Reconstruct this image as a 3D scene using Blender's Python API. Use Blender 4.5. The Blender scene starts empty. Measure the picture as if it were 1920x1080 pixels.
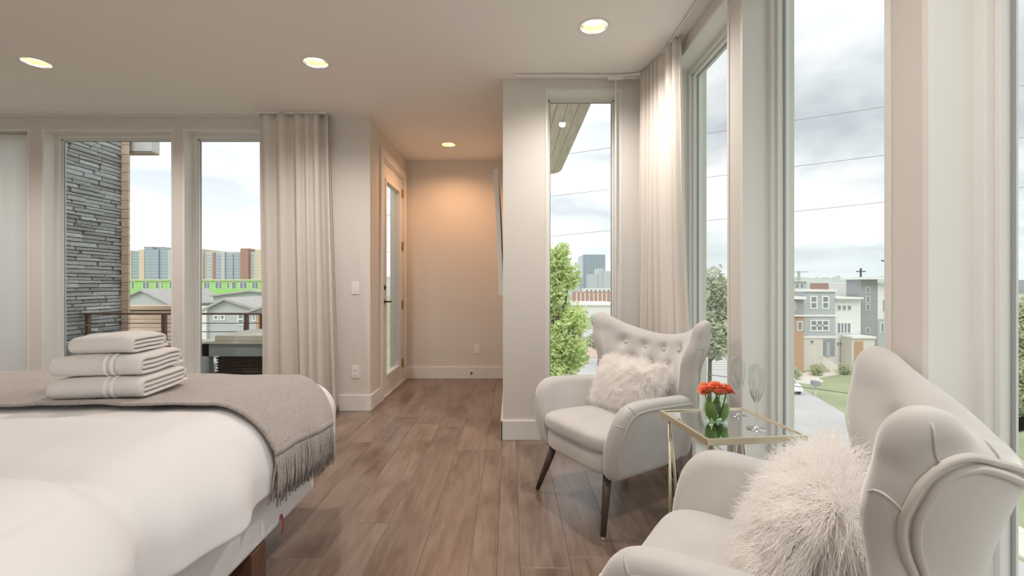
import bpy, bmesh, math, random
from mathutils import Vector, Matrix, noise
R = random.Random(7)
PI = math.pi
F, HOR, VPX, EYE = 870.0, 534.0, 957.0, 1.158
CEIL = 2.70
sc = bpy.context.scene
C = sc.collection

# ------------------------------------------------------------------ camera, sky, exposure
cd = bpy.data.cameras.new('camera'); cam = bpy.data.objects.new('camera', cd); C.objects.link(cam)
cam.location = (0, 0, EYE); cam.rotation_euler = (PI / 2, 0, 0)
cd.sensor_width = 36; cd.lens = F / 1920 * 36
cd.shift_x = 3 / 1920; cd.shift_y = -6 / 1920
cd.clip_start = 0.05; cd.clip_end = 3000
sc.camera = cam
sc.view_settings.view_transform = 'Standard'
sc.view_settings.look = 'None'
sc.view_settings.gamma = 1
sc.view_settings.use_curve_mapping = False
sc.view_settings.exposure = 0.56
cy = sc.cycles
cy.use_denoising = True
cy.max_bounces = 10; cy.diffuse_bounces = 6; cy.glossy_bounces = 5
cy.transmission_bounces = 8; cy.transparent_max_bounces = 24
cy.sample_clamp_indirect = 6.0
cy.caustics_reflective = False; cy.caustics_refractive = False

LAMP_W = 60.0            # watts of each recessed lamp
LAMP_COL = (1.0, 0.915, 0.86)
SKY_STRENGTH = 0.98

world = bpy.data.worlds.new('overcast_sky'); sc.world = world; world.use_nodes = True
def build_sky():
    nt = world.node_tree; N = nt.nodes; L = nt.links
    N.clear()
    out = N.new('ShaderNodeOutputWorld'); bg = N.new('ShaderNodeBackground')
    tc = N.new('ShaderNodeTexCoord'); sep = N.new('ShaderNodeSeparateXYZ')
    L.new(tc.outputs['Generated'], sep.inputs[0])
    def math_(op, a, b=None):
        m = N.new('ShaderNodeMath'); m.operation = op
        for i, v in enumerate((a, b)):
            if v is None: continue
            if hasattr(v, 'node'): L.new(v, m.inputs[i])
            else: m.inputs[i].default_value = v
        return m.outputs[0]
    zc = math_('ADD', math_('MAXIMUM', sep.outputs['Z'], 0.0), 0.16)
    cx = math_('DIVIDE', sep.outputs['X'], zc); cyy = math_('DIVIDE', sep.outputs['Y'], zc)
    comb = N.new('ShaderNodeCombineXYZ'); L.new(cx, comb.inputs[0]); L.new(cyy, comb.inputs[1]); comb.inputs[2].default_value = 3.7
    n1 = N.new('ShaderNodeTexNoise'); n1.inputs['Scale'].default_value = 0.85; n1.inputs['Detail'].default_value = 7; n1.inputs['Roughness'].default_value = 0.52; n1.inputs['Distortion'].default_value = 0.5
    L.new(comb.outputs[0], n1.inputs['Vector'])
    rp = N.new('ShaderNodeValToRGB'); e = rp.color_ramp.elements
    e[0].position = 0.36; e[0].color = (0.43, 0.46, 0.50, 1)
    e[1].position = 0.60; e[1].color = (0.88, 0.89, 0.90, 1)
    k = rp.color_ramp.elements.new(0.47); k.color = (0.60, 0.63, 0.65, 1)
    L.new(n1.outputs['Fac'], rp.inputs[0])
    # the pale band of haze just above the horizon
    hz = N.new('ShaderNodeMapRange'); hz.inputs['From Min'].default_value = 0.0; hz.inputs['From Max'].default_value = 0.20
    hz.inputs['To Min'].default_value = 0.85; hz.inputs['To Max'].default_value = 0.0
    L.new(sep.outputs['Z'], hz.inputs['Value'])
    mx = N.new('ShaderNodeMix'); mx.data_type = 'RGBA'
    L.new(hz.outputs[0], mx.inputs['Factor']); L.new(rp.outputs[0], mx.inputs['A']); mx.inputs['B'].default_value = (0.66, 0.72, 0.73, 1)
    # the overcast is thinner and brighter towards the left of the view
    dt_ = N.new('ShaderNodeVectorMath'); dt_.operation = 'DOT_PRODUCT'; L.new(tc.outputs['Generated'], dt_.inputs[0]); dt_.inputs[1].default_value = (-.64, .77, .05)
    br = N.new('ShaderNodeMapRange'); br.interpolation_type = 'SMOOTHSTEP'; br.inputs['From Min'].default_value = .35; br.inputs['From Max'].default_value = 1.0
    br.inputs['To Min'].default_value = SKY_STRENGTH; br.inputs['To Max'].default_value = SKY_STRENGTH * 1.42
    L.new(dt_.outputs['Value'], br.inputs['Value']); L.new(br.outputs[0], bg.inputs['Strength'])
    L.new(mx.outputs['Result'], bg.inputs['Color'])
    L.new(bg.outputs[0], out.inputs[0])
build_sky()
# a weak veiled sun behind the overcast, high behind the house
sd = bpy.data.lights.new('veiled_sun', 'SUN'); sd.energy = 1.2; sd.angle = math.radians(35); sd.color = (1, 0.97, 0.93)
so = bpy.data.objects.new('veiled_sun', sd); C.objects.link(so)
so.rotation_euler = Vector((.22, .62, -.75)).to_track_quat('-Z', 'Y').to_euler()

# ------------------------------------------------------------------ helpers
def PX(px, d): return (px - VPX) / F * d
def PZ(py, d): return EYE - (py - HOR) / F * d

def nodes_mat(name):
    m = bpy.data.materials.new(name); m.use_nodes = True
    return m, m.node_tree, m.node_tree.nodes['Principled BSDF']

def mat(name, col, rough=0.6, metal=0.0, nscale=0, namt=0.0, bump=0.0, bscale=0, sheen=0.0, rnd=0.0, stretch=None, spec=0.5, col2=None, trans=0.0):
    m, nt, b = nodes_mat(name); N, L = nt.nodes, nt.links
    b.inputs['Roughness'].default_value = rough; b.inputs['Metallic'].default_value = metal
    b.inputs['Specular IOR Level'].default_value = spec
    if sheen:
        b.inputs['Sheen Weight'].default_value = sheen; b.inputs['Sheen Roughness'].default_value = 0.45
    tc = N.new('ShaderNodeTexCoord'); mp = N.new('ShaderNodeMapping')
    L.new(tc.outputs['Object'], mp.inputs['Vector'])
    if stretch: mp.inputs['Scale'].default_value = stretch
    src = None
    if nscale:
        n = N.new('ShaderNodeTexNoise'); n.inputs['Scale'].default_value = nscale; n.inputs['Detail'].default_value = 5
        L.new(mp.outputs[0], n.inputs['Vector'])
        r = N.new('ShaderNodeValToRGB'); L.new(n.outputs['Fac'], r.inputs[0])
        c2 = col2 or tuple(c * (1 - namt) for c in col)
        r.color_ramp.elements[0].position = 0.3; r.color_ramp.elements[0].color = (*c2, 1)
        r.color_ramp.elements[1].position = 0.7; r.color_ramp.elements[1].color = (*col, 1)
        src = r.outputs[0]
    if rnd:
        oi = N.new('ShaderNodeObjectInfo'); hs = N.new('ShaderNodeHueSaturation')
        mr = N.new('ShaderNodeMapRange'); mr.inputs['To Min'].default_value = 1 - rnd; mr.inputs['To Max'].default_value = 1 + rnd
        L.new(oi.outputs['Random'], mr.inputs['Value']); L.new(mr.outputs[0], hs.inputs['Value'])
        if src: L.new(src, hs.inputs['Color'])
        else: hs.inputs['Color'].default_value = (*col, 1)
        src = hs.outputs[0]
    if src: L.new(src, b.inputs['Base Color'])
    else: b.inputs['Base Color'].default_value = (*col, 1)
    if bump:
        n2 = N.new('ShaderNodeTexNoise'); n2.inputs['Scale'].default_value = bscale or 60; n2.inputs['Detail'].default_value = 4
        L.new(mp.outputs[0], n2.inputs['Vector'])
        bp = N.new('ShaderNodeBump'); bp.inputs['Strength'].default_value = bump; bp.inputs['Distance'].default_value = 0.01
        L.new(n2.outputs['Fac'], bp.inputs['Height']); L.new(bp.outputs[0], b.inputs['Normal'])
    if trans:
        t = N.new('ShaderNodeBsdfTranslucent'); mx = N.new('ShaderNodeMixShader'); mx.inputs[0].default_value = trans
        if src: L.new(src, t.inputs['Color'])
        else: t.inputs['Color'].default_value = (*col, 1)
        o = N['Material Output']
        L.new(b.outputs[0], mx.inputs[1]); L.new(t.outputs[0], mx.inputs[2]); L.new(mx.outputs[0], o.inputs[0])
    return m

def glass_mat(name, tint=(0.97, 0.985, 0.98), ior=1.45, extra=0.0, rough=0.0):
    m = bpy.data.materials.new(name); m.use_nodes = True; nt = m.node_tree; N, L = nt.nodes, nt.links
    N.remove(N['Principled BSDF']); o = N['Material Output']
    t = N.new('ShaderNodeBsdfTransparent'); t.inputs[0].default_value = (*tint, 1)
    g = N.new('ShaderNodeBsdfGlossy'); g.inputs['Roughness'].default_value = rough
    fr = N.new('ShaderNodeFresnel'); fr.inputs['IOR'].default_value = ior
    ad = N.new('ShaderNodeMath'); ad.operation = 'ADD'; ad.inputs[1].default_value = extra; ad.use_clamp = True
    L.new(fr.outputs[0], ad.inputs[0])
    ge = N.new('ShaderNodeNewGeometry'); bk = N.new('ShaderNodeMath'); bk.operation = 'SUBTRACT'; bk.inputs[0].default_value = 1; L.new(ge.outputs['Backfacing'], bk.inputs[1])
    mu = N.new('ShaderNodeMath'); mu.operation = 'MULTIPLY'; L.new(ad.outputs[0], mu.inputs[0]); L.new(bk.outputs[0], mu.inputs[1]); ad = mu
    mx = N.new('ShaderNodeMixShader'); L.new(ad.outputs[0], mx.inputs[0]); L.new(t.outputs[0], mx.inputs[1]); L.new(g.outputs[0], mx.inputs[2])
    L.new(mx.outputs[0], o.inputs[0])
    return m

def emit_mat(name, col, s):
    m, nt, b = nodes_mat(name)
    b.inputs['Base Color'].default_value = (*col, 1); b.inputs['Emission Color'].default_value = (*col, 1); b.inputs['Emission Strength'].default_value = s
    return m

class MB:
    def __init__(s): s.v = []; s.f = []
    def add(s, vs, fs):
        o = len(s.v); s.v += [tuple(v) for v in vs]; s.f += [tuple(i + o for i in f) for f in fs]; return s
    def box(s, x0, x1, y0, y1, z0, z1):
        return s.add([(x0, y0, z0), (x1, y0, z0), (x1, y1, z0), (x0, y1, z0), (x0, y0, z1), (x1, y0, z1), (x1, y1, z1), (x0, y1, z1)],
                     [(0, 3, 2, 1), (4, 5, 6, 7), (0, 1, 5, 4), (1, 2, 6, 5), (2, 3, 7, 6), (3, 0, 4, 7)])
    def cbox(s, x0, x1, y0, y1, z0, z1, c):                       # box with chamfered top edges
        return s.add([(x0, y0, z0), (x1, y0, z0), (x1, y1, z0), (x0, y1, z0), (x0, y0, z1 - c), (x1, y0, z1 - c), (x1, y1, z1 - c), (x0, y1, z1 - c),
                      (x0 + c, y0 + c, z1), (x1 - c, y0 + c, z1), (x1 - c, y1 - c, z1), (x0 + c, y1 - c, z1)],
                     [(0, 3, 2, 1), (0, 1, 5, 4), (1, 2, 6, 5), (2, 3, 7, 6), (3, 0, 4, 7), (4, 5, 9, 8), (5, 6, 10, 9), (6, 7, 11, 10), (7, 4, 8, 11), (8, 9, 10, 11)])
    def tube(s, pts, r, n=8, cap=True, closed=False):
        pts = [Vector(p) for p in pts]; m = len(pts); rs = r if hasattr(r, '__len__') else [r] * m
        rings = []; up = None
        for i, p in enumerate(pts):
            a = pts[(i - 1) % m] if (closed or i > 0) else pts[i]; b = pts[(i + 1) % m] if (closed or i < m - 1) else pts[i]
            t = (b - a).normalized()
            if up is None:
                up = Vector((0, 0, 1)) if abs(t.z) < 0.9 else Vector((1, 0, 0))
            x = t.cross(up)
            if x.length < 1e-6: x = t.orthogonal()
            x.normalize(); y = t.cross(x).normalized(); up = -y if False else up
            rings.append([p + (x * math.cos(2 * PI * k / n) + y * math.sin(2 * PI * k / n)) * rs[i] for k in range(n)])
        o = len(s.v)
        for rg in rings: s.v += [tuple(q) for q in rg]
        for i in range(m if closed else m - 1):
            j = (i + 1) % m
            for k in range(n):
                k2 = (k + 1) % n
                s.f.append((o + i * n + k, o + i * n + k2, o + j * n + k2, o + j * n + k))
        if cap and not closed:
            s.f.append(tuple(o + k for k in reversed(range(n)))); s.f.append(tuple(o + (m - 1) * n + k for k in range(n)))
        return s
    def lathe(s, prof, n=24, c=(0, 0, 0), caps=True):
        o = len(s.v)
        for r, z in prof:
            for k in range(n):
                a = 2 * PI * k / n; s.v.append((c[0] + r * math.cos(a), c[1] + r * math.sin(a), c[2] + z))
        for i in range(len(prof) - 1):
            for k in range(n):
                k2 = (k + 1) % n
                s.f.append((o + i * n + k, o + i * n + k2, o + (i + 1) * n + k2, o + (i + 1) * n + k))
        if caps:
            if prof[0][0] > 1e-6: s.f.append(tuple(o + k for k in reversed(range(n))))
            if prof[-1][0] > 1e-6: s.f.append(tuple(o + (len(prof) - 1) * n + k for k in range(n)))
        return s
    def grid(s, fn, nu, nv):                                       # fn(i/nu, j/nv)
        o = len(s.v)
        for j in range(nv + 1):
            for i in range(nu + 1): s.v.append(tuple(fn(i / nu, j / nv)))
        w = nu + 1
        for j in range(nv):
            for i in range(nu): s.f.append((o + j * w + i, o + j * w + i + 1, o + (j + 1) * w + i + 1, o + (j + 1) * w + i))
        return s
    def prism(s, poly, z0, z1):                                    # poly in x,y
        n = len(poly); o = len(s.v)
        s.v += [(x, y, z0) for x, y in poly] + [(x, y, z1) for x, y in poly]
        s.f.append(tuple(o + k for k in reversed(range(n)))); s.f.append(tuple(o + n + k for k in range(n)))
        for k in range(n):
            k2 = (k + 1) % n; s.f.append((o + k, o + k2, o + n + k2, o + n + k))
        return s
    def mesh(s, name, m, smooth=False):
        me = bpy.data.meshes.new(name); me.from_pydata(s.v, [], s.f)
        bm = bmesh.new(); bm.from_mesh(me); bmesh.ops.recalc_face_normals(bm, faces=bm.faces); bm.to_mesh(me); bm.free()
        if m: me.materials.append(m)
        if smooth: me.polygons.foreach_set('use_smooth', [True] * len(me.polygons))
        return me
    def build(s, name, m, parent=None, smooth=False, bevel=0.0, segs=2, sub=0, loc=None):
        o = bpy.data.objects.new(name, s.mesh(name, m, smooth)); C.objects.link(o)
        if loc: o.location = loc
        if parent: o.parent = parent
        if bevel:
            b = o.modifiers.new('bevel', 'BEVEL'); b.width = bevel; b.segments = segs; b.limit_method = 'ANGLE'; b.angle_limit = math.radians(40)
        if sub:
            q = o.modifiers.new('sub', 'SUBSURF'); q.levels = sub; q.render_levels = sub
        return o

def tag(o, label=None, cat=None, group=None, kind=None):
    if label: o['label'] = label
    if cat: o['category'] = cat
    if group: o['group'] = group
    if kind: o['kind'] = kind
    return o
def empty(name, loc=(0, 0, 0), rz=0, **kw):
    o = bpy.data.objects.new(name, None); C.objects.link(o); o.location = loc; o.rotation_euler = (0, 0, rz); o.empty_display_size = 0.1
    return tag(o, **kw)
def struct(o): o['kind'] = 'structure'; return o
def B(name, m, dims, parent=None, bevel=0.0, smooth=False):
    return MB().box(*dims).build(name, m, parent, bevel=bevel, smooth=smooth)
def inst(me, name, parent, loc, rot=(0, 0, 0), scl=(1, 1, 1)):
    o = bpy.data.objects.new(name, me); C.objects.link(o); o.parent = parent; o.location = loc; o.rotation_euler = rot; o.scale = scl
    return o
def catmull(pts, n=8, closed=False):
    P = [Vector(p) for p in pts]; m = len(P); out = []
    for i in range(m if closed else m - 1):
        g = lambda k: P[k % m] if closed else P[max(0, min(m - 1, k))]
        a, b, c, d = g(i - 1), g(i), g(i + 1), g(i + 2)
        for k in range(n):
            t = k / n
            out.append(0.5 * ((2 * b) + (c - a) * t + (2 * a - 5 * b + 4 * c - d) * t * t + (3 * b - a - 3 * c + d) * t ** 3))
    if not closed: out.append(P[-1])
    return out
def lerp(a, b, t): return a + (b - a) * t
def interp(tab, x):
    if x <= tab[0][0]: return tab[0][1]
    for (a, va), (b, vb) in zip(tab, tab[1:]):
        if x <= b:
            t = (x - a) / (b - a); t = t * t * (3 - 2 * t); return va + (vb - va) * t
    return tab[-1][1]

# ------------------------------------------------------------------ materials
M_wall = mat('wall_paint', (0.715, 0.685, 0.64), 0.75, bump=0.04, bscale=180)
M_ceil = mat('ceiling_paint', (0.90, 0.885, 0.86), 0.8, bump=0.03, bscale=120)
M_trim = mat('trim_paint', (0.80, 0.79, 0.76), 0.4)
M_frame = mat('window_vinyl', (0.80, 0.80, 0.78), 0.35)
M_dark = mat('glazing_bead', (0.32, 0.34, 0.34), 0.4)
M_glass = glass_mat('window_glass', (0.985, 0.995, 0.99), 1.48)
M_curtain = mat('curtain_linen', (0.80, 0.755, 0.70), 0.9, bump=0.15, bscale=400, sheen=0.2, trans=0.18)
M_blind = mat('sheer_blind', (0.90, 0.91, 0.90), 0.9, trans=0.45, nscale=3, namt=0.06, stretch=(1, 1, 0.1))
M_metal_w = mat('white_metal', (0.82, 0.80, 0.77), 0.4)
M_black = mat('black_metal', (0.03, 0.03, 0.03), 0.4)
M_brass = mat('hinge_brass', (0.55, 0.36, 0.16), 0.35, metal=0.8)
M_plastic = mat('white_plastic', (0.85, 0.84, 0.80), 0.35)
M_bulb = emit_mat('lamp_glow', (1.0, 0.86, 0.68), 7.0)
M_can = mat('lamp_reflector', (0.55, 0.42, 0.26), 0.5)
M_bed = mat('white_cotton', (0.77, 0.76, 0.765), 0.85, bump=0.06, bscale=90, sheen=0.15)
M_box = mat('white_box_cloth', (0.80, 0.80, 0.82), 0.85, bump=0.05, bscale=200)
M_throw = mat('throw_wool', (0.52, 0.455, 0.42), 0.95, nscale=130, namt=0.38, bump=0.6, bscale=260, sheen=0.5)
M_towel = mat('white_terry', (0.86, 0.82, 0.79), 0.95, bump=0.55, bscale=420, sheen=0.4)
M_band = mat('towel_band', (0.87, 0.84, 0.81), 0.7, bump=0.1, bscale=500)
M_bedwood = mat('bed_wood', (0.16, 0.075, 0.045), 0.5, nscale=6, namt=0.4, stretch=(1, 8, 1))
M_velvet = mat('pale_velvet', (0.60, 0.58, 0.555), 0.7, nscale=4, namt=0.17, bump=0.06, bscale=300, sheen=0.85)
M_pipe = mat('velvet_piping', (0.56, 0.53, 0.49), 0.7, sheen=0.6)
M_leg = mat('dark_leg_wood', (0.085, 0.06, 0.05), 0.45, nscale=8, namt=0.3, stretch=(6, 6, 1))
M_brassfoot = mat('leg_tip', (0.5, 0.42, 0.25), 0.35, metal=0.7)
M_fur = mat('cream_fur', (0.99, 0.972, 0.95), 0.9, trans=0.5, spec=.2)
M_furbase = mat('cream_backing', (0.93, 0.89, 0.85), 0.9)
M_gold = mat('pale_gold_metal', (0.82, 0.75, 0.58), 0.28, metal=0.9)
M_mirror = mat('mirror_top', (0.86, 0.88, 0.88), 0.02, metal=1.0)
M_crystal = glass_mat('clear_crystal', (0.97, 0.98, 0.98), 1.6, 0.10); M_facet = glass_mat('cut_crystal', (0.95, 0.97, 0.97), 1.6, 0.55, .15)
M_vase = glass_mat('vase_glass', (0.93, 0.97, 0.90), 1.5, 0.03)
M_rose = mat('rose_red', (0.84, 0.13, 0.08), 0.55, nscale=34, namt=0.2, col2=(0.98, 0.42, 0.20), trans=0.2)
M_leaf = mat('leaf_green', (0.36, 0.54, 0.14), 0.5, nscale=12, namt=0.5, trans=0.2)
M_stem = mat('stem_green', (0.13, 0.26, 0.05), 0.5)
M_art = mat('canvas_print', (0.30, 0.27, 0.24), 0.8, nscale=9, namt=0.7)
# outdoors
M_deck = mat('balcony_boards', (0.30, 0.28, 0.26), 0.7, nscale=4, namt=0.2)
M_stone = mat('ledge_stone', (0.60, 0.61, 0.62), 0.85, nscale=9, namt=0.35, bump=0.5, bscale=30, rnd=0.28)
M_mortar = mat('stone_backing', (0.10, 0.10, 0.10), 0.95)
M_cedar = mat('cedar_siding', (0.90, 0.66, 0.52), 0.7, nscale=5, namt=0.18, stretch=(1, 1, 6), rnd=0.08)
M_soffit = mat('eave_boards', (0.80, 0.68, 0.63), 0.7, nscale=7, namt=0.25, stretch=(6, .6, 1), rnd=0.08)
M_white_ext = mat('white_siding', (0.68, 0.68, 0.66), 0.7)
M_rail = mat('rust_brown_rail', (0.15, 0.075, 0.055), 0.5)
M_cable = mat('steel_cable', (0.22, 0.21, 0.21), 0.4, metal=0.5)
M_wicker = mat('dark_wicker', (0.055, 0.035, 0.025), 0.55, rnd=0.2)
M_cush = mat('beige_cushion', (0.62, 0.60, 0.53), 0.9)
M_greyfab = mat('blue_grey_panel', (0.30, 0.35, 0.37), 0.7)

# ------------------------------------------------------------------ room shell
XW, XG, XO = 1.09, 1.26, 1.34            # right wall: room face, glass, outer face
YB, YN, YA = 4.27, 3.47, 5.73            # back wall, wall by the chairs, end of the passage
XL, XR = -1.29, -0.056                   # passage sides
XLEFT, YREAR = -6.4, -3.6
HEAD, SILL = 2.62, 0.13

# floor: sub floor plus separate boards
floor = MB().box(XLEFT - .15, XW, YREAR - .15, YB, -0.2, -0.014).box(XL, XR, YB, YA, -0.2, -0.014).build('floor', M_mortar); struct(floor)
def wood_mat():
    m, nt, b = nodes_mat('oak_boards'); N, L = nt.nodes, nt.links
    tc = N.new('ShaderNodeTexCoord'); oi = N.new('ShaderNodeObjectInfo')
    off = N.new('ShaderNodeVectorMath'); off.operation = 'SCALE'; off.inputs[0].default_value = (7.3, 13.1, 3.3); L.new(oi.outputs['Random'], off.inputs['Scale'])
    ad = N.new('ShaderNodeVectorMath'); ad.operation = 'ADD'; L.new(tc.outputs['Object'], ad.inputs[0]); L.new(off.outputs[0], ad.inputs[1])
    mp = N.new('ShaderNodeMapping'); mp.inputs['Scale'].default_value = (9, 0.9, 1); L.new(ad.outputs[0], mp.inputs[0])
    n1 = N.new('ShaderNodeTexNoise'); n1.inputs['Scale'].default_value = 2.2; n1.inputs['Detail'].default_value = 8; n1.inputs['Roughness'].default_value = .65; n1.inputs['Distortion'].default_value = 1.2
    L.new(mp.outputs[0], n1.inputs['Vector'])
    r = N.new('ShaderNodeValToRGB'); L.new(n1.outputs['Fac'], r.inputs[0])
    r.color_ramp.elements[0].position = .28; r.color_ramp.elements[0].color = (0.158, 0.106, 0.080, 1)
    r.color_ramp.elements[1].position = .72; r.color_ramp.elements[1].color = (0.295, 0.224, 0.180, 1)
    # knots and blotches
    n2 = N.new('ShaderNodeTexNoise'); n2.inputs['Scale'].default_value = 3.2; n2.inputs['Detail'].default_value = 3
    mp2 = N.new('ShaderNodeMapping'); mp2.inputs['Scale'].default_value = (1.6, 0.7, 1); L.new(ad.outputs[0], mp2.inputs[0]); L.new(mp2.outputs[0], n2.inputs['Vector'])
    r2 = N.new('ShaderNodeValToRGB'); L.new(n2.outputs['Fac'], r2.inputs[0])
    r2.color_ramp.elements[0].position = .30; r2.color_ramp.elements[0].color = (0.62, 0.52, 0.47, 1)
    r2.color_ramp.elements[1].position = .52; r2.color_ramp.elements[1].color = (1, 1, 1, 1)
    mx = N.new('ShaderNodeMix'); mx.data_type = 'RGBA'; mx.blend_type = 'MULTIPLY'; mx.inputs['Factor'].default_value = 1
    L.new(r.outputs[0], mx.inputs['A']); L.new(r2.outputs[0], mx.inputs['B'])
    hs = N.new('ShaderNodeHueSaturation'); mr = N.new('ShaderNodeMapRange'); mr.inputs['To Min'].default_value = .91; mr.inputs['To Max'].default_value = 1.10
    L.new(oi.outputs['Random'], mr.inputs['Value']); L.new(mr.outputs[0], hs.inputs['Value']); L.new(mx.outputs['Result'], hs.inputs['Color'])
    L.new(hs.outputs[0], b.inputs['Base Color'])
    b.inputs['Roughness'].default_value = .30; b.inputs['Specular IOR Level'].default_value = .5
    bp = N.new('ShaderNodeBump'); bp.inputs['Strength'].default_value = .12; bp.inputs['Distance'].default_value = .004
    L.new(n1.outputs['Fac'], bp.inputs['Height']); L.new(bp.outputs[0], b.inputs['Normal'])
    return m
M_oak = wood_mat()
PW = 0.21
edges = sorted({XW - PW * k for k in range(int((XW - XLEFT) / PW) + 1)} | {XL, XR, XLEFT})
for x0, x in zip(edges, edges[1:]):
    runs = [(YREAR, YB)]
    if XL < (x0 + x) / 2 < XR: runs = [(YREAR, YA)]
    if (x0 + x) / 2 > XR: runs = [(YREAR, YN)]
    for a, b in runs:
        y = a - R.uniform(0, 1.2)
        while y < b:
            y1 = y + R.uniform(1.3, 2.3)
            ya, yb = max(y, a), min(y1, b)
            if yb - ya > 0.02:
                xa, xb = x0, x
                if yb > YB: xa, xb = max(x0, XL), min(x, XR)
                ln = yb - ya; w = xb - xa
                MB().cbox(-w / 2 + .0003, w / 2 - .0003, -ln / 2 + .0003, ln / 2 - .0003, -.013, 0, .0011).build('floor_board', M_oak, floor, loc=((xa + xb) / 2, (ya + yb) / 2, 0))
            y = y1

def holed(name, m, axis, base, th, u0, u1, z0, z1, holes, parent=None):
    """a wall slab in the plane axis=base..base+th with rectangular openings (a,b,za,zb)"""
    mb = MB()
    def bx(a, b, c, d):
        if b - a < 1e-4 or d - c < 1e-4: return
        lo, hi = min(base, base + th), max(base, base + th)
        if axis == 'x': mb.box(lo, hi, a, b, c, d)
        else: mb.box(a, b, lo, hi, c, d)
    cur = u0
    for a, b, c, d in sorted(holes):
        bx(cur, a, z0, z1); bx(a, b, z0, c); bx(a, b, d, z1); cur = b
    bx(cur, u1, z0, z1)
    o = mb.build(name, m, parent); struct(o); return o

# window openings
RIGHT_WINDOWS = [(2.307, 3.17), (1.33, 2.19), (0.36, 1.2235), (-0.61, 0.253), (-1.58, -0.717), (-2.55, -1.687), (-3.4, -2.66)]  # row carried on behind the view to let in more daylight
def lx(px): return PX(px, YB)
LEFT_WINDOWS = [(lx(-260), lx(-178)), (lx(-160), lx(56)), (lx(79), lx(325)), (lx(343), lx(590))]
LHEAD = 2.59
NEAR_WIN = (0.262, 0.832)
holed('wall_right', M_wall, 'x', XW, .25, YREAR, YN, -.2, CEIL, [(a, b, SILL, HEAD) for a, b in RIGHT_WINDOWS])
holed('wall_back', M_wall, 'y', YB, .22, XLEFT, XL, -.2, CEIL, [(a, b, SILL, LHEAD) for a, b in LEFT_WINDOWS])
holed('wall_corner', M_wall, 'y', YN, .22, XR, XW + .25, -.2, CEIL, [(NEAR_WIN[0], NEAR_WIN[1], SILL, HEAD)])
DOOR = (4.66, 5.60, 0.0, 2.44)
holed('wall_passage_left', M_wall, 'x', XL, -.16, YB + .22, YA + .15, -.2, CEIL, [DOOR])
B('wall_passage_right', M_wall, (XR, XR + .15, YN + .22, YA + .15, -.2, CEIL))['kind'] = 'structure'
B('wall_passage_end', M_wall, (XL, XR, YA, YA + .15, -.2, CEIL))['kind'] = 'structure'
holed('wall_left', M_wall, 'x', XLEFT, -.2, YREAR, YB + .22, -.2, CEIL, [])
holed('wall_rear', M_wall, 'y', YREAR, -.2, XLEFT - .2, XW + .25, -.2, CEIL, [(-5.9, -4.4, SILL, HEAD), (-4.1, -2.6, SILL, HEAD), (-2.3, -.8, SILL, HEAD), (-.5, .9, SILL, HEAD)])  # rear openings are added, unseen, for soft light from behind

# windows --------------------------------------------------------
win_no = [0]
def window(axis, base, a, b, z0, z1, out, glass_off, jamb_th=.018, fw=.045):
    """frame, jamb lining, sill and pane in an opening; out = +1/-1 outward along axis"""
    win_no[0] += 1
    w = empty('window_%d' % win_no[0], kind='structure')
    def bx(mb, u0, u1, d0, d1, c0, c1):
        lo, hi = sorted((base + out * d0, base + out * d1))
        if axis == 'x': mb.box(lo, hi, u0, u1, c0, c1)
        else: mb.box(u0, u1, lo, hi, c0, c1)
    j = jamb_th
    mb = MB()
    bx(mb, a, a + j, -.004, .12, z0, z1); bx(mb, b - j, b, -.004, .12, z0, z1); bx(mb, a + j, b - j, -.004, .12, z1 - j, z1)
    mb.build('jamb', M_trim, w)
    mb = MB(); bx(mb, a - .0, b + .0, -.03, .12, z0, z0 + .028); mb.build('sill', M_trim, w, bevel=.004)
    # outer frame with a step
    mb = MB()
    f0, f1 = .115, glass_off + .03
    bx(mb, a, a + fw, f0, f1, z0, z1); bx(mb, b - fw, b, f0, f1, z0, z1); bx(mb, a + fw, b - fw, f0, f1, z1 - fw, z1); bx(mb, a + fw, b - fw, f0, f1, z0, z0 + fw + .02)
    mb.build('frame', M_frame, w, bevel=.005)
    s = fw; t = .016
    mb = MB(); g0, g1 = f0 + .022, glass_off + .015
    bx(mb, a + s, a + s + t, g0, g1, z0 + s, z1 - s); bx(mb, b - s - t, b - s, g0, g1, z0 + s, z1 - s); bx(mb, a + s, b - s, g0, g1, z1 - s - t, z1 - s); bx(mb, a + s, b - s, g0, g1, z0 + s + .015, z0 + s + .015 + t)
    mb.build('sash', M_frame, w, bevel=.003)
    mb = MB(); q = .006; s2 = s + t
    bx(mb, a + s2, a + s2 + q, glass_off - .008, glass_off, z0 + s2, z1 - s2); bx(mb, b - s2 - q, b - s2, glass_off - .008, glass_off, z0 + s2, z1 - s2)
    bx(mb, a + s2, b - s2, glass_off - .008, glass_off, z1 - s2 - q, z1 - s2)
    mb.build('glazing_bead', M_dark, w)
    mb = MB(); bx(mb, a + s, b - s, glass_off, glass_off + .006, z0 + s, z1 - s); mb.build('pane', M_glass, w)
    return w
for a, b in RIGHT_WINDOWS: window('x', XW, a, b, SILL, HEAD, 1, XG - XW)
for a, b in LEFT_WINDOWS: window('y', YB, a, b, SILL, LHEAD, 1, .15, fw=.05)
window('y', YN, NEAR_WIN[0], NEAR_WIN[1], SILL, HEAD, 1, .15, fw=.028)
for a, b in [(-5.9, -4.4), (-4.1, -2.6), (-2.3, -.8), (-.5, .9)]: window('y', YREAR, a, b, SILL, HEAD, -1, .13)  # unseen rear windows, added to bring in daylight

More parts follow.
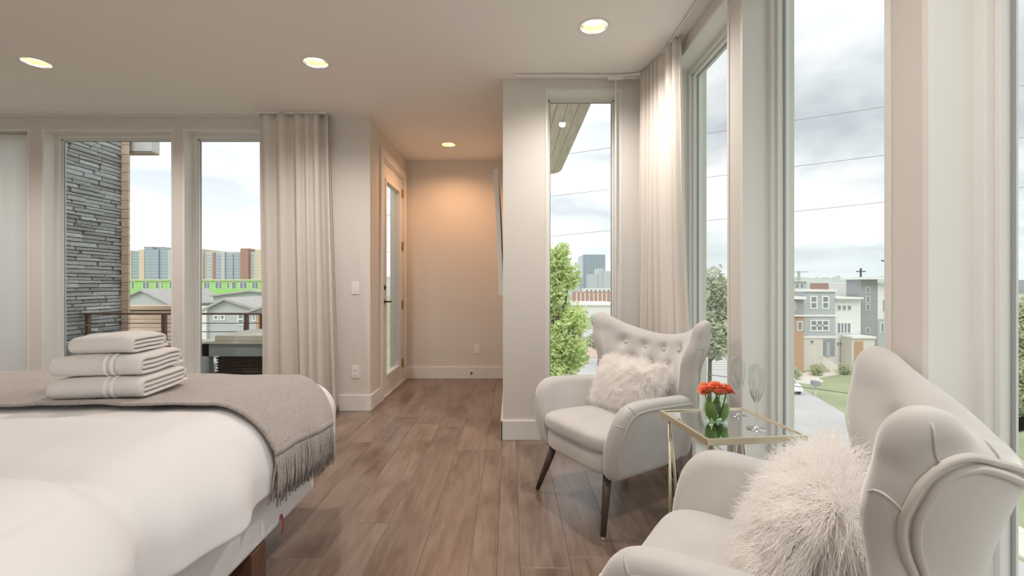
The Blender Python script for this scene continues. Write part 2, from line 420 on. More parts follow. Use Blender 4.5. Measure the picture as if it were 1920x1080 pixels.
# baseboards -----------------------------------------------------
def baseboard(name, dims): o = B(name, M_trim, dims, bevel=.004); struct(o)
BH = .147
baseboard('baseboard_back', (XLEFT, XL, YB - .016, YB - .0005, 0, BH))
baseboard('baseboard_passage_corner', (XL, XL + .016, YB - .016, DOOR[0] - .1, 0, BH))
baseboard('baseboard_passage_far', (XL, XL + .016, DOOR[1] + .1, YA - .016, 0, BH))
baseboard('baseboard_passage_end', (XL, XR, YA - .016, YA - .0005, 0, BH))
baseboard('baseboard_passage_right', (XR - .016, XR - .0005, YN - .016, YA - .016, 0, BH))
baseboard('baseboard_corner', (XR - .016, XW, YN - .016, YN - .0005, 0, BH))
baseboard('baseboard_right', (XW - .016, XW - .0005, YREAR, YN - .016, 0, SILL - .02))

# ceiling with square holes under the lamp trims ---------------------
LAMPS = [(-5.23, 3.22), (-3.29, 3.22), (-1.35, 3.22), (0.50, 2.77), (-0.68, 5.10),
         (-5.23, -.9), (0.35, 0.5), (-5.23, -2.4), (-3.29, -2.4), (-1.35, -2.4), (0.35, -1.6)]  # this group: lamps added out of view to brighten the room
def ceiling_part(mb, x0, x1, y0, y1, lamps, hs=.066):
    xs = sorted({x0, x1} | {v for lx_, _ in lamps for v in (lx_ - hs, lx_ + hs)})
    ys = sorted({y0, y1} | {v for _, ly in lamps for v in (ly - hs, ly + hs)})
    for xa, xb in zip(xs, xs[1:]):
        for ya, yb in zip(ys, ys[1:]):
            cx, cyv = (xa + xb) / 2, (ya + yb) / 2
            if any(abs(cx - a) < hs and abs(cyv - b) < hs for a, b in lamps): continue
            mb.box(xa, xb, ya, yb, CEIL, CEIL + .008)
mb = MB()
ceiling_part(mb, XLEFT - .2, XW + .25, YREAR - .2, YN + .22, [l for l in LAMPS if l[1] < YN])
ceiling_part(mb, XLEFT - .2, XR + .15, YN + .22, YB + .22, [])
ceiling_part(mb, XL - .16, XR + .15, YB + .22, YA + .15, [l for l in LAMPS if l[1] > YB])
struct(mb.build('ceiling', M_ceil))
mb = MB().box(XLEFT - .3, XW + .35, YREAR - .3, YN + .25, CEIL + .2, CEIL + .35).box(XLEFT - .3, XR + .15, YN + .25, YB + .25, CEIL + .2, CEIL + .35).box(XL - .2, XR + .15, YB + .25, YA + .2, CEIL + .2, CEIL + .35)
struct(mb.build('roof', M_white_ext))

LAMP_LABELS = ['recessed ceiling lamp beyond the left edge of the windowed wall', 'glowing recessed ceiling lamp above the stack of towels', 'glowing recessed ceiling lamp in front of the left curtain',
               'glowing recessed ceiling lamp nearest the tall windows and corner curtain', 'small warm recessed lamp in the ceiling of the door passage']
ring = MB().lathe([(.0735, 0.004), (.0735, -.002), (.096, -.003), (.099, 0.0), (.099, .0015)], 40, caps=False)
canp = [(.0740, -.002), (.070, .012), (.062, .038), (.060, .055)]
ring_me = ring.mesh('trim_ring', M_metal_w, True)
can_me = MB().lathe(canp, 40, caps=False).mesh('reflector', M_can, True)
bulb_me = MB().lathe([(.0, .044), (.03, .0445), (.050, .048), (.0605, .0565)], 32, caps=False).mesh('lens', M_bulb, True)
for i, (x, y) in enumerate(LAMPS):
    lab = LAMP_LABELS[i] if i < 5 else 'unseen recessed ceiling lamp added behind the view to brighten the room'
    t = empty('recessed_lamp', (x, y, CEIL), label=lab, cat='ceiling lamp', group='recessed ceiling lamps' if i < 5 else 'unseen recessed ceiling lamps added behind the view')
    inst(ring_me, 'trim_ring', t, (0, 0, 0)); inst(can_me, 'reflector', t, (0, 0, 0)); inst(bulb_me, 'lens', t, (0, 0, 0))
    ld = bpy.data.lights.new('lamp_light', 'SPOT'); ld.spot_size = math.radians(156); ld.spot_blend = 1.0; ld.shadow_soft_size = .03; ld.energy = LAMP_W * (0.62 if i == 4 else 1.0); ld.color = LAMP_COL if i != 4 else (1.0, .54, .29)
    lo = bpy.data.objects.new('lamp_light', ld); C.objects.link(lo); lo.parent = t; lo.location = (0, 0, .006)

# passage door ---------------------------------------------------
def door():
    d = empty('door_1', kind='structure')
    y0, y1, _, zt = DOOR; tr = .085
    mb = MB().box(XL + .0005, XL + .022, y0 - tr, y0, 0, zt + tr).box(XL + .0005, XL + .022, y1, y1 + tr, 0, zt + tr).box(XL + .0005, XL + .022, y0, y1, zt, zt + tr)
    mb.build('casing', M_trim, d, bevel=.004)
    mb = MB().box(XL - .15, XL + .0, y0, y0 + .02, 0, zt).box(XL - .15, XL, y1 - .02, y1, 0, zt).box(XL - .15, XL, y0 + .02, y1 - .02, zt - .02, zt).box(XL - .15, XL + .01, y0, y1, 0, .015)
    mb.build('jamb', M_trim, d)
    a, b = y0 + .024, y1 - .024; xa, xb = XL - .055, XL - .012
    ga, gb, gz0, gz1 = a + .16, b - .16, .22, 2.24
    mb = MB().box(xa, xb, a, ga, .02, zt - .024).box(xa, xb, gb, b, .02, zt - .024).box(xa, xb, ga, gb, .02, gz0).box(xa, xb, ga, gb, gz1, zt - .024)
    mb.build('leaf', M_trim, d, bevel=.003)
    mb = MB(); m_ = .03
    for e in (xb, xa - .012):
        mb.box(e, e + .012, ga - m_, ga, gz0 - m_, gz1 + m_).box(e, e + .012, gb, gb + m_, gz0 - m_, gz1 + m_).box(e, e + .012, ga, gb, gz0 - m_, gz0).box(e, e + .012, ga, gb, gz1, gz1 + m_)
    mb.build('glass_moulding', M_trim, d, bevel=.003)
    B('pane', M_glass, ((xa + xb) / 2 - .003, (xa + xb) / 2 + .003, ga, gb, gz0, gz1), d)
    yh = a + .06
    h = MB().lathe([(.0, 0), (.027, 0), (.027, .008), (.0, .008)], 20)
    h2 = MB()
    for z, r in ((1.02, .027),):
        h2.add([(xb + 0, yh, z)], [])
    lev = MB().tube([(xb, yh, .985), (xb + .012, yh, .985)], .026, 16).tube([(xb + .01, yh, .985), (xb + .055, yh, .985)], .009, 10).tube([(xb + .052, yh - .008, .985), (xb + .055, yh + .06, .985), (xb + .052, yh + .12, .982)], .009, 10)
    lev.build('lever_handle', M_black, d, smooth=True)
    MB().tube([(xb, yh, 1.13), (xb + .018, yh, 1.13)], .028, 16).box(xb + .016, xb + .03, yh - .006, yh + .006, 1.115, 1.145).build('deadbolt', M_black, d)
    for z in (.22, .92, 1.62, 2.25):
        MB().tube([(XL - .004, b + .004, z - .05), (XL - .004, b + .004, z + .05)], .009, 8).box(XL - .014, XL - .008, b - .03, b + .002, z - .05, z + .05).build('hinge', M_brass, d)
door()

# wall plates ------------------------------------------------------
def plate(name, label, cat, px, py, depth, kind):
    x, z = PX(px, depth), PZ(py, depth)
    t = empty(name, (x, depth, z), label=label, cat=cat)
    MB().box(-.036, .036, -.007, -.0005, -.058, .058).build('cover_plate', M_plastic, t, bevel=.003)
    if kind == 'switch':
        MB().box(-.017, .017, -.011, -.006, -.033, .033).build('rocker', M_plastic, t, bevel=.002)
    else:
        for s in (-1, 1):
            MB().box(-.017, .017, -.0095, -.006, s * .02 - .0145, s * .02 + .0145).build('socket', M_plastic, t, bevel=.003)
plate('light_switch', 'white rocker light switch on the wall beside the glazed door', 'switch', 666.5, 540, YB, 'switch')
plate('wall_outlet', 'white power outlet low on the wall under the light switch', 'outlet', 666.5, 697, YB, 'outlet')
plate('wall_outlet', 'white power outlet low on the end wall of the door passage', 'outlet', 894, 655, YA, 'outlet')
t = empty('cable_grommet', (PX(884, YA), YA - .016, PZ(699, YA)), label='small black cable outlet in the baseboard at the passage end', cat='cable outlet')
MB().tube([(0, 0, 0), (0, -.012, 0)], .013, 12).build('collar', M_black, t); MB().tube([(0, -.012, 0), (0, -.02, 0)], .005, 8).build('plug', M_brass, t)

# picture leaning on its wire, edge on to the view --------------------
t = empty('picture_frame', (XR - .004, 4.72, 1.06), label='tall white framed picture hung on the passage wall, seen from its edge', cat='picture')
t.rotation_euler = (0, math.radians(-2.6), 0)
W_, H_ = .86, 1.17
mb = MB().box(-.045, 0, -W_ / 2, -W_ / 2 + .04, 0, H_).box(-.045, 0, W_ / 2 - .04, W_ / 2, 0, H_).box(-.045, 0, -W_ / 2 + .04, W_ / 2 - .04, 0, .04).box(-.045, 0, -W_ / 2 + .04, W_ / 2 - .04, H_ - .04, H_)
mb.build('moulding', M_trim, t, bevel=.004); B('canvas', M_art, (-.035, -.01, -W_ / 2 + .04, W_ / 2 - .04, .04, H_ - .04), t)

# ------------------------------------------------------------------ curtains and rails
def curtain(name, label, path_top, path_bot, z_top, z_bot, folds, amp_top, amp_bot, seed, nu=170, nv=40, hem=.0):
    """cloth hung in vertical folds; path_*: polyline in x,y the folds swing about"""
    pt = catmull([(*p, 0) for p in path_top], 30); pb = catmull([(*p, 0) for p in path_bot], 30)
    def along(P, u):
        k = u * (len(P) - 1); i = min(int(k), len(P) - 2); a = P[i].lerp(P[i + 1], k - i); d = (P[i + 1] - P[i]).normalized(); return a, Vector((-d.y, d.x, 0))
    rr = random.Random(seed); ph = [rr.uniform(0, 6) for _ in range(4)]
    def fn(u, v):
        a, na = along(pt, u); b, nb = along(pb, u); e = v ** 1.25
        p = a.lerp(b, e); nrm = na.lerp(nb, e).normalized()
        uu = u + .028 * math.sin(u * 9 + ph[0]) + .018 * math.sin(u * 17 + ph[1])
        w = 2 * PI * folds * uu
        s = math.sin(w + .25 * math.sin(v * 3 + ph[2])); s = math.copysign(abs(s) ** .75, s)
        amp = lerp(amp_top, amp_bot, v) * (.7 + .3 * math.sin(u * 13 + ph[3]))
        amp *= min(1, u / .04 + .35, (1 - u) / .04 + .35)
        q = p + nrm * (s * amp) + nrm * .012 * math.sin(v * 7 + u * 11 + ph[1]) * v
        q.z = lerp(z_top, z_bot, v) + (.006 * math.sin(w) if v < .01 else 0)
        return q
    o = MB().grid(fn, nu, nv).build(name, M_curtain, smooth=True)
    m = o.modifiers.new('th', 'SOLIDIFY'); m.thickness = .004; m.offset = 0
    tag(o, label, 'curtain'); return o
cz = 4.15
curtain('curtain', 'cream full length curtain drawn to the right of the balcony windows', [(PX(486, cz), cz + .0), (PX(540, cz), cz - .01), (PX(590, cz), cz - .01), (PX(613, cz), cz + .06)],
        [(PX(492, cz), cz + .0), (PX(550, cz), cz - .02), (PX(600, cz), cz - .03), (PX(634, cz), cz + .02)], 2.685, .012, 6.5, .040, .050, 3)
curtain('curtain', 'cream full length curtain bunched in the corner beside the tall windows', [(.93, 3.33), (.985, 3.22), (1.0, 3.05), (1.03, 2.84)],
        [(.90, 3.30), (.95, 3.12), (.97, 2.85), (.985, 2.52)], 2.685, .012, 7.5, .026, .036, 11)
t = empty('curtain_rail', (0, cz, CEIL), label='slim white ceiling curtain rail above the balcony windows', cat='curtain rail')
B('track', M_metal_w, (PX(-250, cz), PX(612, cz), -.012, .012, -.014, -.0005), t)
for k in range(9): MB().tube([(PX(500 + k * 12, cz), 0, -.012), (PX(500 + k * 12, cz), 0, -.03)], .004, 6).build('glider', M_metal_w, t)
t = empty('curtain_rail', (0, 0, CEIL), label='white ceiling curtain rail bending round the corner by the tall windows', cat='curtain rail')
pth = catmull([(.03, 3.395, 0), (.5, 3.395, 0), (.85, 3.39, 0), (.97, 3.33, 0), (1.01, 3.18, 0), (1.02, 2.7, 0), (1.02, 1.0, 0), (1.02, -3.0, 0)], 8)
mb = MB()
for off in (-.009, .009):
    P = [p + Vector((0, 0, -.011)) for p in pth]; Q = []
    for i, p in enumerate(P):
        d = (P[min(i + 1, len(P) - 1)] - P[max(i - 1, 0)]).normalized(); Q.append(p + Vector((-d.y, d.x, 0)) * off)
    mb.tube(Q, .0085, 4)
mb.build('track', M_metal_w, t)
for k in range(13):
    xx = PX(1146 + k * 4.6, 3.395)
    MB().tube([(xx, 3.395, -.018), (xx, 3.395, -.036)], .0058, 8).tube([(xx, 3.388, -.030), (xx, 3.402, -.030)], .008, 8).build('glider', M_metal_w, t)
B('end_stop', M_metal_w, (PX(1140, 3.395), PX(1168, 3.395), 3.382, 3.408, -.042, -.020), t, bevel=.003)
# pull wand by the narrow window
t = empty('curtain_wand', (PX(1154.5, 3.42), 3.42, 2.6), label='thin white pull wand hanging at the right of the narrow window', cat='curtain wand')
MB().tube([(0, 0, 0.06), (0, 0, -1.15)], .0055, 8).build('rod', M_metal_w, t); MB().tube([(0, 0, .05), (0, -.012, .10)], .003, 6).build('hook', M_metal_w, t)
# sheer roller blind in the left most window
a, b = LEFT_WINDOWS[1]
t = empty('roller_blind', (0, YB + .06, 0), label='sheer white roller blind drawn down over the window at the bed side', cat='blind')
MB().tube([(a + .02, 0, 2.535), (b - .03, 0, 2.535)], .024, 16).build('roller', M_metal_w, t, smooth=True)
MB().grid(lambda u, v: (lerp(a + .025, b - .055, u), -.022 + .003 * math.sin(u * 40), lerp(2.535, .2, v)), 60, 4).build('fabric', M_blind, t, smooth=True)
MB().box(a + .025, b - .055, -.03, -.014, .18, .205).build('bottom_bar', M_metal_w, t)

# ------------------------------------------------------------------ bed
BX, BY0, BY1, BTOP = -0.865, 0.12, 2.52, 0.69        # duvet side plane, head, foot, top
BXL = -2.95
t = empty('bed', (0, 0, 0), label='wide low bed with white mattress and box base on dark wooden legs', cat='bed')
MB().box(BXL + .08, -.93, .16, 2.17, .43, .60).build('mattress', M_box, t, bevel=.05, segs=5, smooth=True)
MB().box(BXL + .08, -.915, .15, 2.18, .195, .432).build('box_base', M_box, t, bevel=.03, segs=4, smooth=True)
mb = MB().box(BXL + .1, -1.0, .2, .26, .14, .196).box(BXL + .1, -1.0, 2.05, 2.11, .14, .196).box(-1.07, -1.0, .26, 2.05, .14, .196).box(BXL + .1, BXL + .17, .26, 2.05, .14, .196)
mb.build('rail', M_bedwood, t)
for (xx, yy) in ((-.97, 1.70), (-.97, .3), (BXL + .12, 1.70), (BXL + .12, .3)):
    MB().box(xx - .05, xx + .05, yy - .05, yy + .05, 0, .196).build('leg', M_bedwood, t, bevel=.004)
MB().grid(lambda u, v: (-.911 + .008 * math.sin(v * 3), 1.835 + .018 * u, lerp(.245, .165, v)), 2, 6).build('strap', mat('red_strap', (.25, .05, .06), .8), t)

def drape(p, edge, r, over):                   # arc length p -> (horizontal, drop) past a rounded edge
    if p < edge - r: return p, 0.0
    s = p - (edge - r); q = r * PI / 2
    if s < q: a = s / r; return edge - r + r * math.sin(a), r * (1 - math.cos(a))
    return edge + over * (s - q), r + (s - q)
RD = .21
def duvet_pt(p, q, flare=.03):
    op, oq = max(0.0, p - (BX - RD)), max(0.0, q - (BY1 - RD))
    L_ = (op ** 3 + oq ** 3) ** (1 / 3)
    if L_ < 1e-6: return p, q, BTOP, 0.0, 0.0
    th = math.atan2(oq, op); c, s_ = math.cos(th), math.sin(th)
    h, d = drape(L_, RD, RD, flare)
    x = p if op == 0 else BX - RD + c * h
    y = q if oq == 0 else BY1 - RD + s_ * h
    return x, y, BTOP - d, d * c * c, d * s_ * s_
def puff(x, y):
    n = noise.fractal(Vector((x * 1.6, y * 1.5, 1.3)), 1.0, 2.0, 3) * .020
    n += noise.fractal(Vector((x * 4.1, y * 3.2, 7.3)), 1.0, 2.0, 2) * .006
    yl = 1.10 + .05 * math.sin(x * 2.6 + 1.0)                    # the quilt is turned back double towards the pillows
    k = max(0, min(1, (yl - y) / .16 + .5)); n += .055 * k * k * (3 - 2 * k) - .022 * math.exp(-((y - yl - .05) / .045) ** 2)
    n += .020 * math.exp(-(((x + 1.10) / .30) ** 2 + ((y - 1.45) / .22) ** 2))
    return n
QL = 2.80; PL = BX - RD + RD * PI / 2 + .085
def duvet_fn(u, v):
    p = lerp(BXL, PL, u); q = lerp(.22, QL, v)
    x, y, z, dx, dy = duvet_pt(p, q)
    n = puff(min(p, BX), min(q, BY1))
    hang = min(1, dx / .2)
    z += n * (1 - hang) ; x += n * hang * 1.2
    if dx > .05:
        w = (dx - .05)
        x += w * .10 * math.sin(y * 9.5 + 1.2) + w * .05 * math.sin(y * 23 + .4)
        z += (.02 * math.sin(y * 4.2 - .6) + .06 * max(0, 1.85 - y)) * hang
    if dy > .05:
        y += (dy - .05) * .10 * math.sin(p * 8)
    return x, y, max(z, .21)
o = MB().grid(duvet_fn, 130, 120).build('duvet', M_bed, smooth=True)
m = o.modifiers.new('th', 'SOLIDIFY'); m.thickness = .035; m.offset = -1
m = o.modifiers.new('sub', 'SUBSURF'); m.levels = 1; m.render_levels = 1
tag(o, 'puffy white duvet spread over the bed and hanging down its side', 'duvet')

TH0, TH1 = 1.665, 2.34
PT = BX - RD + RD * PI / 2 - .015
def throw_fn(u, v):
    p = lerp(BXL, PT - .055 * (1 - v), u); q = lerp(TH0 + .03 * math.sin(p * 3.1) * (1 if p < -1.1 else .4), TH1, v)
    q += (-.04 - .46 * v) * max(0, (p + 1.1))
    x, y, z, dx, dy = duvet_pt(p, q)
    n = puff(min(p, BX), min(q, BY1)); hang = min(1, dx / .2)
    z += n * (1 - hang) + .020 * (1 - hang * .6); x += n * hang * 1.2 + .030 * hang
    if dx > .05: w = dx - .05; x += w * .10 * math.sin(y * 9.5 + 1.2) + w * .05 * math.sin(y * 23 + .4); z += .02 * math.sin(y * 4.2 - .6) * hang
    z += .004 * noise.noise(Vector((p * 6, q * 9, 0)))
    return x, y, z
o = MB().grid(throw_fn, 150, 50).build('throw_blanket', M_throw, smooth=True)
m = o.modifiers.new('th', 'SOLIDIFY'); m.thickness = .009; m.offset = 1
tag(o, 'grey brown knitted throw with fringe laid across the foot of the bed', 'throw')
fr = MB(); rf = random.Random(5)
for k in range(92):
    v = (k + .5) / 92; x, y, z = throw_fn(1, v)
    fr.tube([(x + .004, y, z + .012), (x + .008, y, z - .004), (x + .007, y, z - .02)], [.003, .0062, .004], 6)
    for s in range(4):
        L_ = .185 + rf.uniform(-.03, .02); jx, jy = rf.uniform(-.008, .016), rf.uniform(-.012, .012)
        fr.tube([(x + .006, y + rf.uniform(-.003, .003), z - .012), (x + .008 + jx * .5, y + jy * .5, z - .06), (x + .004 + jx, y + jy + rf.uniform(-.006, .006), z - .12), (x + jx * 1.2 - .004, y + jy * 1.4 + rf.uniform(-.01, .01), z - L_)], [.0026, .0028, .0024, .0016], 4)
f = fr.build('fringe', M_throw, o, smooth=True); f['kind'] = 'stuff'; f['label'] = 'long knotted wool fringe'

# towels -----------------------------------------------------------
def towel(label, w, d, h, loc, rz, band, seed):
    """a bath towel folded in layers: a thick ribbon winding round in a flat spiral, pushed out along x"""
    t = empty('folded_towel', loc, rz, label=label, cat='towel', group='white towels folded on the bed')
    th = h / 4.3
    def stadium(rh, y0, y1, zc):               # half circles at both ends
        return y0, y1, zc, rh
    path = []
    # spiral in the y,z plane, starting inside
    c0 = h / 2
    levels = [(.5 * th, 0.14 * d), (1.5 * th, 0)]
    pts = []
    pts += [(d * .42, c0 + .5 * th), (-d * .5 + h * .30, c0 + .5 * th)]
    for k in range(1, 8): a = PI / 2 + PI * k / 8; pts.append((-d * .5 + h * .30 + .5 * th * math.cos(a) * 1.0, c0 + .5 * th * math.sin(a)))
    pts += [(-d * .5 + h * .30, c0 - .5 * th), (d * .44, c0 - .5 * th)]
    for k in range(1, 10): a = -PI / 2 + PI * k / 10; pts.append((d * .5 - h * .5 + 1.1 * th * math.cos(a) + .0, c0 + .5 * th + 1.0 * th * math.sin(a) + 0))
    pts += [(d * .5 - h * .5, c0 + 1.6 * th), (-d * .5 + h * .42, c0 + 1.6 * th)]
    for k in range(1, 14): a = PI / 2 + PI * k / 14; pts.append((-d * .5 + h * .42 + 1.6 * th * math.cos(a), c0 + 1.6 * th * math.sin(a)))
    pts += [(-d * .5 + h * .42, c0 - 1.6 * th), (d * .49, c0 - 1.6 * th)]
    # resample
    P = [Vector((a, b, 0)) for a, b in pts]; dense = []
    for a, b in zip(P, P[1:]):
        n = max(1, int((b - a).length / .012))
        for k in range(n): dense.append(a.lerp(b, k / n))
    dense.append(P[-1])
    nr = []
    for i in range(len(dense)):
        q = (dense[min(i + 1, len(dense) - 1)] - dense[max(i - 1, 0)]).normalized(); nr.append(Vector((-q.y, q.x, 0)))
    hw = th * .46
    loop = [dense[i] + nr[i] * hw for i in range(len(dense))] + [dense[i] - nr[i] * hw for i in reversed(range(len(dense)))]
    n = len(loop); xs = [-w / 2, -w / 2 + .006, -w / 2 + .02] + [lerp(-w / 2 + .02, w / 2 - .02, k / 14) for k in range(1, 14)] + [w / 2 - .02, w / 2 - .006, w / 2]
    mb = MB(); vs = []
    rr = random.Random(seed)
    half = len(dense)
    for xi, xx in enumerate(xs):
        e = min(xi, len(xs) - 1 - xi); pinch = (.55, .85, 1.0)[e] if e < 3 else 1.0
        for k in range(n):
            i = k if k < half else n - 1 - k
            c = dense[i]; q = c + (loop[k] - c) * pinch
            dz = .004 * noise.noise(Vector((xx * 9, q.x * 9, seed))) ; dy = .006 * noise.noise(Vector((xx * 7, seed + 3.1, q.y * 12)))
            sag = -.010 * (abs(xx) / (w / 2)) ** 3 * (q.y / h)
            vs.append((xx, q.x + dy, max(q.y + dz + sag, .0005)))
    fs = []
    for xi in range(len(xs) - 1):
        for k in range(n):
            k2 = (k + 1) % n; fs.append((xi * n + k, xi * n + k2, (xi + 1) * n + k2, (xi + 1) * n + k))
    for base in (0, (len(xs) - 1) * n):
        for i in range(half - 1):
            fs.append((base + i, base + i + 1, base + n - 2 - i, base + n - 1 - i))
    mb.add(vs, fs); mb.build('cloth', M_towel, t, smooth=True)
    if band:
        bm_ = MB()
        for bx0 in (w * .10, w * .18):
            def ff(u, v, bx0=bx0):
                a = lerp(-PI * .5, -PI * 1.5, v); rr_ = h * .5 * .92 + .004
                yy = -d * .5 + h * .42 + 1.6 * th * math.cos(a) * 1.0 + (hw + .0035) * math.cos(a); zz = c0 + (1.6 * th + hw + .003) * math.sin(a)
                return bx0 + u * .012, yy, max(zz, .001)
            bm_.grid(ff, 3, 20)
        bm_.build('woven_band', M_band, t, smooth=True)
    return t
TB = BTOP + .034
TX, TY = -1.585, 1.905
towel('large white folded towel at the bottom of the stack on the throw', .318, .33, .084, (TX, TY, TB), math.radians(8), True, 1)
towel('white folded towel with ribbed band in the middle of the stack', .308, .315, .083, (TX - .012, TY + .005, TB + .083), math.radians(9), True, 2)
towel('smaller plain white towel folded on top of the stack', .225, .235, .074, (TX - .012, TY, TB + .165), math.radians(7), False, 3)

# ------------------------------------------------------------------ wing chairs
def lip(p, e, r):                                # 1 in the middle, rounding to 0 within r of the edge e
    d = (e - p) / r
    return 1.0 if d >= 1 else (0.0 if d <= 0 else math.sqrt(max(0, 1 - (1 - d) ** 2)))

BC = [(.25, .555), (.40, .575), (.62, .62), (.90, .680), (1.0, .70)]      # rear distance of the middle of the back
BT = [(.25, .51), (.52, .51), (.66, .485), (.80, .468), (.92, .485), (1.0, .51)]      # of the wing edges
WW = [(.25, .275), (.42, .30), (.58, .325), (.72, .345), (.88, .392), (1.0, .418)]   # half width
def back_top(u):
    a = abs(u); z = .876 + .170 * a ** 1.7
    if a > .66: z -= .125 * (1 - math.sqrt(max(0, 1 - ((a - .66) / .34) ** 2)))
    return z
def back_mid(u, z):
    ph = u * PI / 2 * .97; w = interp(WW, z); b0, b1 = interp(BT, z), interp(BC, z)
    return Vector((w * math.sin(ph), b0 + (b1 - b0) * max(0, math.cos(ph)) ** 1.12, z))
def back_nrm(u, z):
    e = .004
    du = back_mid(min(u + e, .999), z) - back_mid(max(u - e, -.999), z); dz = back_mid(u, z + e) - back_mid(u, z - e)
    return du.cross(dz).normalized()              # towards the sitter
BUT = [(-.215, .80), (-.072, .785), (.072, .785), (.215, .80), (-.14, .70), (0, .69), (.14, .70)]
ZB = .275
def back_surf(u, v, side, extra=0.0):
    zt = back_top(u); z = lerp(ZB, zt, v)
    m = back_mid(u, z); n = back_nrm(u, z)
    T = lerp(.050, .040, abs(u) ** 2) + .010 * math.sin(PI * min(1, max(0, (z - .55) / .4)))
    if side < 0: T = lerp(.052, .034, abs(u) ** 2)
    e = min(lip(abs(u), 1.0, .16), 1) * lip(v, 1.0, .11) * lip(1 - v, 1.0, .05)
    q = m + n * (side * T * e + extra * side)
    if side > 0:
        for bs, bz in BUT:
            d2 = (q.x - bs) ** 2 + (z - bz) ** 2
            if d2 < .02: q = q - n * .024 * math.exp(-d2 / .0011)
    return q
def chair_back_mesh(parent):
    nu, nv = 72, 44
    us = [math.sin(PI / 2 * (2 * i / nu - 1) * .98) / math.sin(PI / 2 * .98) for i in range(nu + 1)]
    us = [.35 * (2 * i / nu - 1) + .65 * us[i] for i in range(nu + 1)]
    vs_ = [1 - (1 - j / nv) ** 1.5 for j in range(nv + 1)]
    mb = MB(); front = {}; back = {}
    for j in range(nv + 1):
        for i in range(nu + 1):
            edge = i in (0, nu) or j in (0, nv)
            f_ = back_surf(us[i], vs_[j], 1)
            front[i, j] = len(mb.v); mb.v.append(tuple(f_))
            if edge: back[i, j] = front[i, j]
            else: back[i, j] = len(mb.v); mb.v.append(tuple(back_surf(us[i], vs_[j], -1)))
    for j in range(nv):
        for i in range(nu):
            mb.f.append((front[i, j], front[i + 1, j], front[i + 1, j + 1], front[i, j + 1]))
            b_ = (back[i, j + 1], back[i + 1, j + 1], back[i + 1, j], back[i, j])
            mb.f.append(b_)
    o = mb.build('backrest', M_velvet, parent, smooth=True)
    o.modifiers.new('sub', 'SUBSURF').render_levels = 1
    # double welt following the edge of the outside panel
    w = MB()
    for ins in (0.0, .017):
        P = []
        uA = .885 - ins * 2.6; vT = .945 - ins * 1.4; cr = .20
        for k in range(26): P.append((-lerp(uA - .24, uA, (k / 25) ** .8), lerp(.05, .79, k / 25)))
        for k in range(1, 12):
            a = k / 12 * PI / 2; P.append((-uA + cr * (1 - math.cos(a)), .79 + (vT - .79) * math.sin(a)))
        n0 = len(P)
        for k in range(0, 31): P.append((lerp(-uA + cr, uA - cr, k / 30), vT))
        full = P + [(-u, v) for u, v in reversed(P[:n0])]
        w.tube([back_surf(u, v, -1, .003) for u, v in full], .0062, 8)
    w.build('welt', M_pipe, parent, smooth=True)
    for sg in (-1, 1):
        for (u0, v0, u1, v1) in ((.885, .80, .995, .86), (.82, .915, .87, .985), (.55, .945, .57, .99)):
            MB().tube([back_surf(sg * lerp(u0, u1, k / 8), lerp(v0, v1, k / 8), -1, .001) for k in range(9)], .0020, 6).build('seam', M_pipe, parent, smooth=True)
        MB().tube([back_surf(sg * lerp(.72, .99, k / 10), .36 - .03 * math.sin(k / 10 * 2) + .05 * k / 10, -1, .0008) for k in range(11)], .0016, 6).build('seam', M_pipe, parent, smooth=True)
    for bs, bz in BUT:
        best = min((abs(back_mid(u / 200, bz).x - bs), u / 200) for u in range(-190, 191))[1]
        v = (bz - ZB) / (back_top(best) - ZB); p = back_surf(best, v, 1); n = back_nrm(best, bz)
        bt = MB().lathe([(0, .009), (.006, .0082), (.0115, .004), (.012, 0), (.008, -.004)], 14).build('button', M_velvet, parent, smooth=True)
        bt.location = p + n * .001; bt.rotation_euler = n.to_track_quat('Z', 'Y').to_euler()

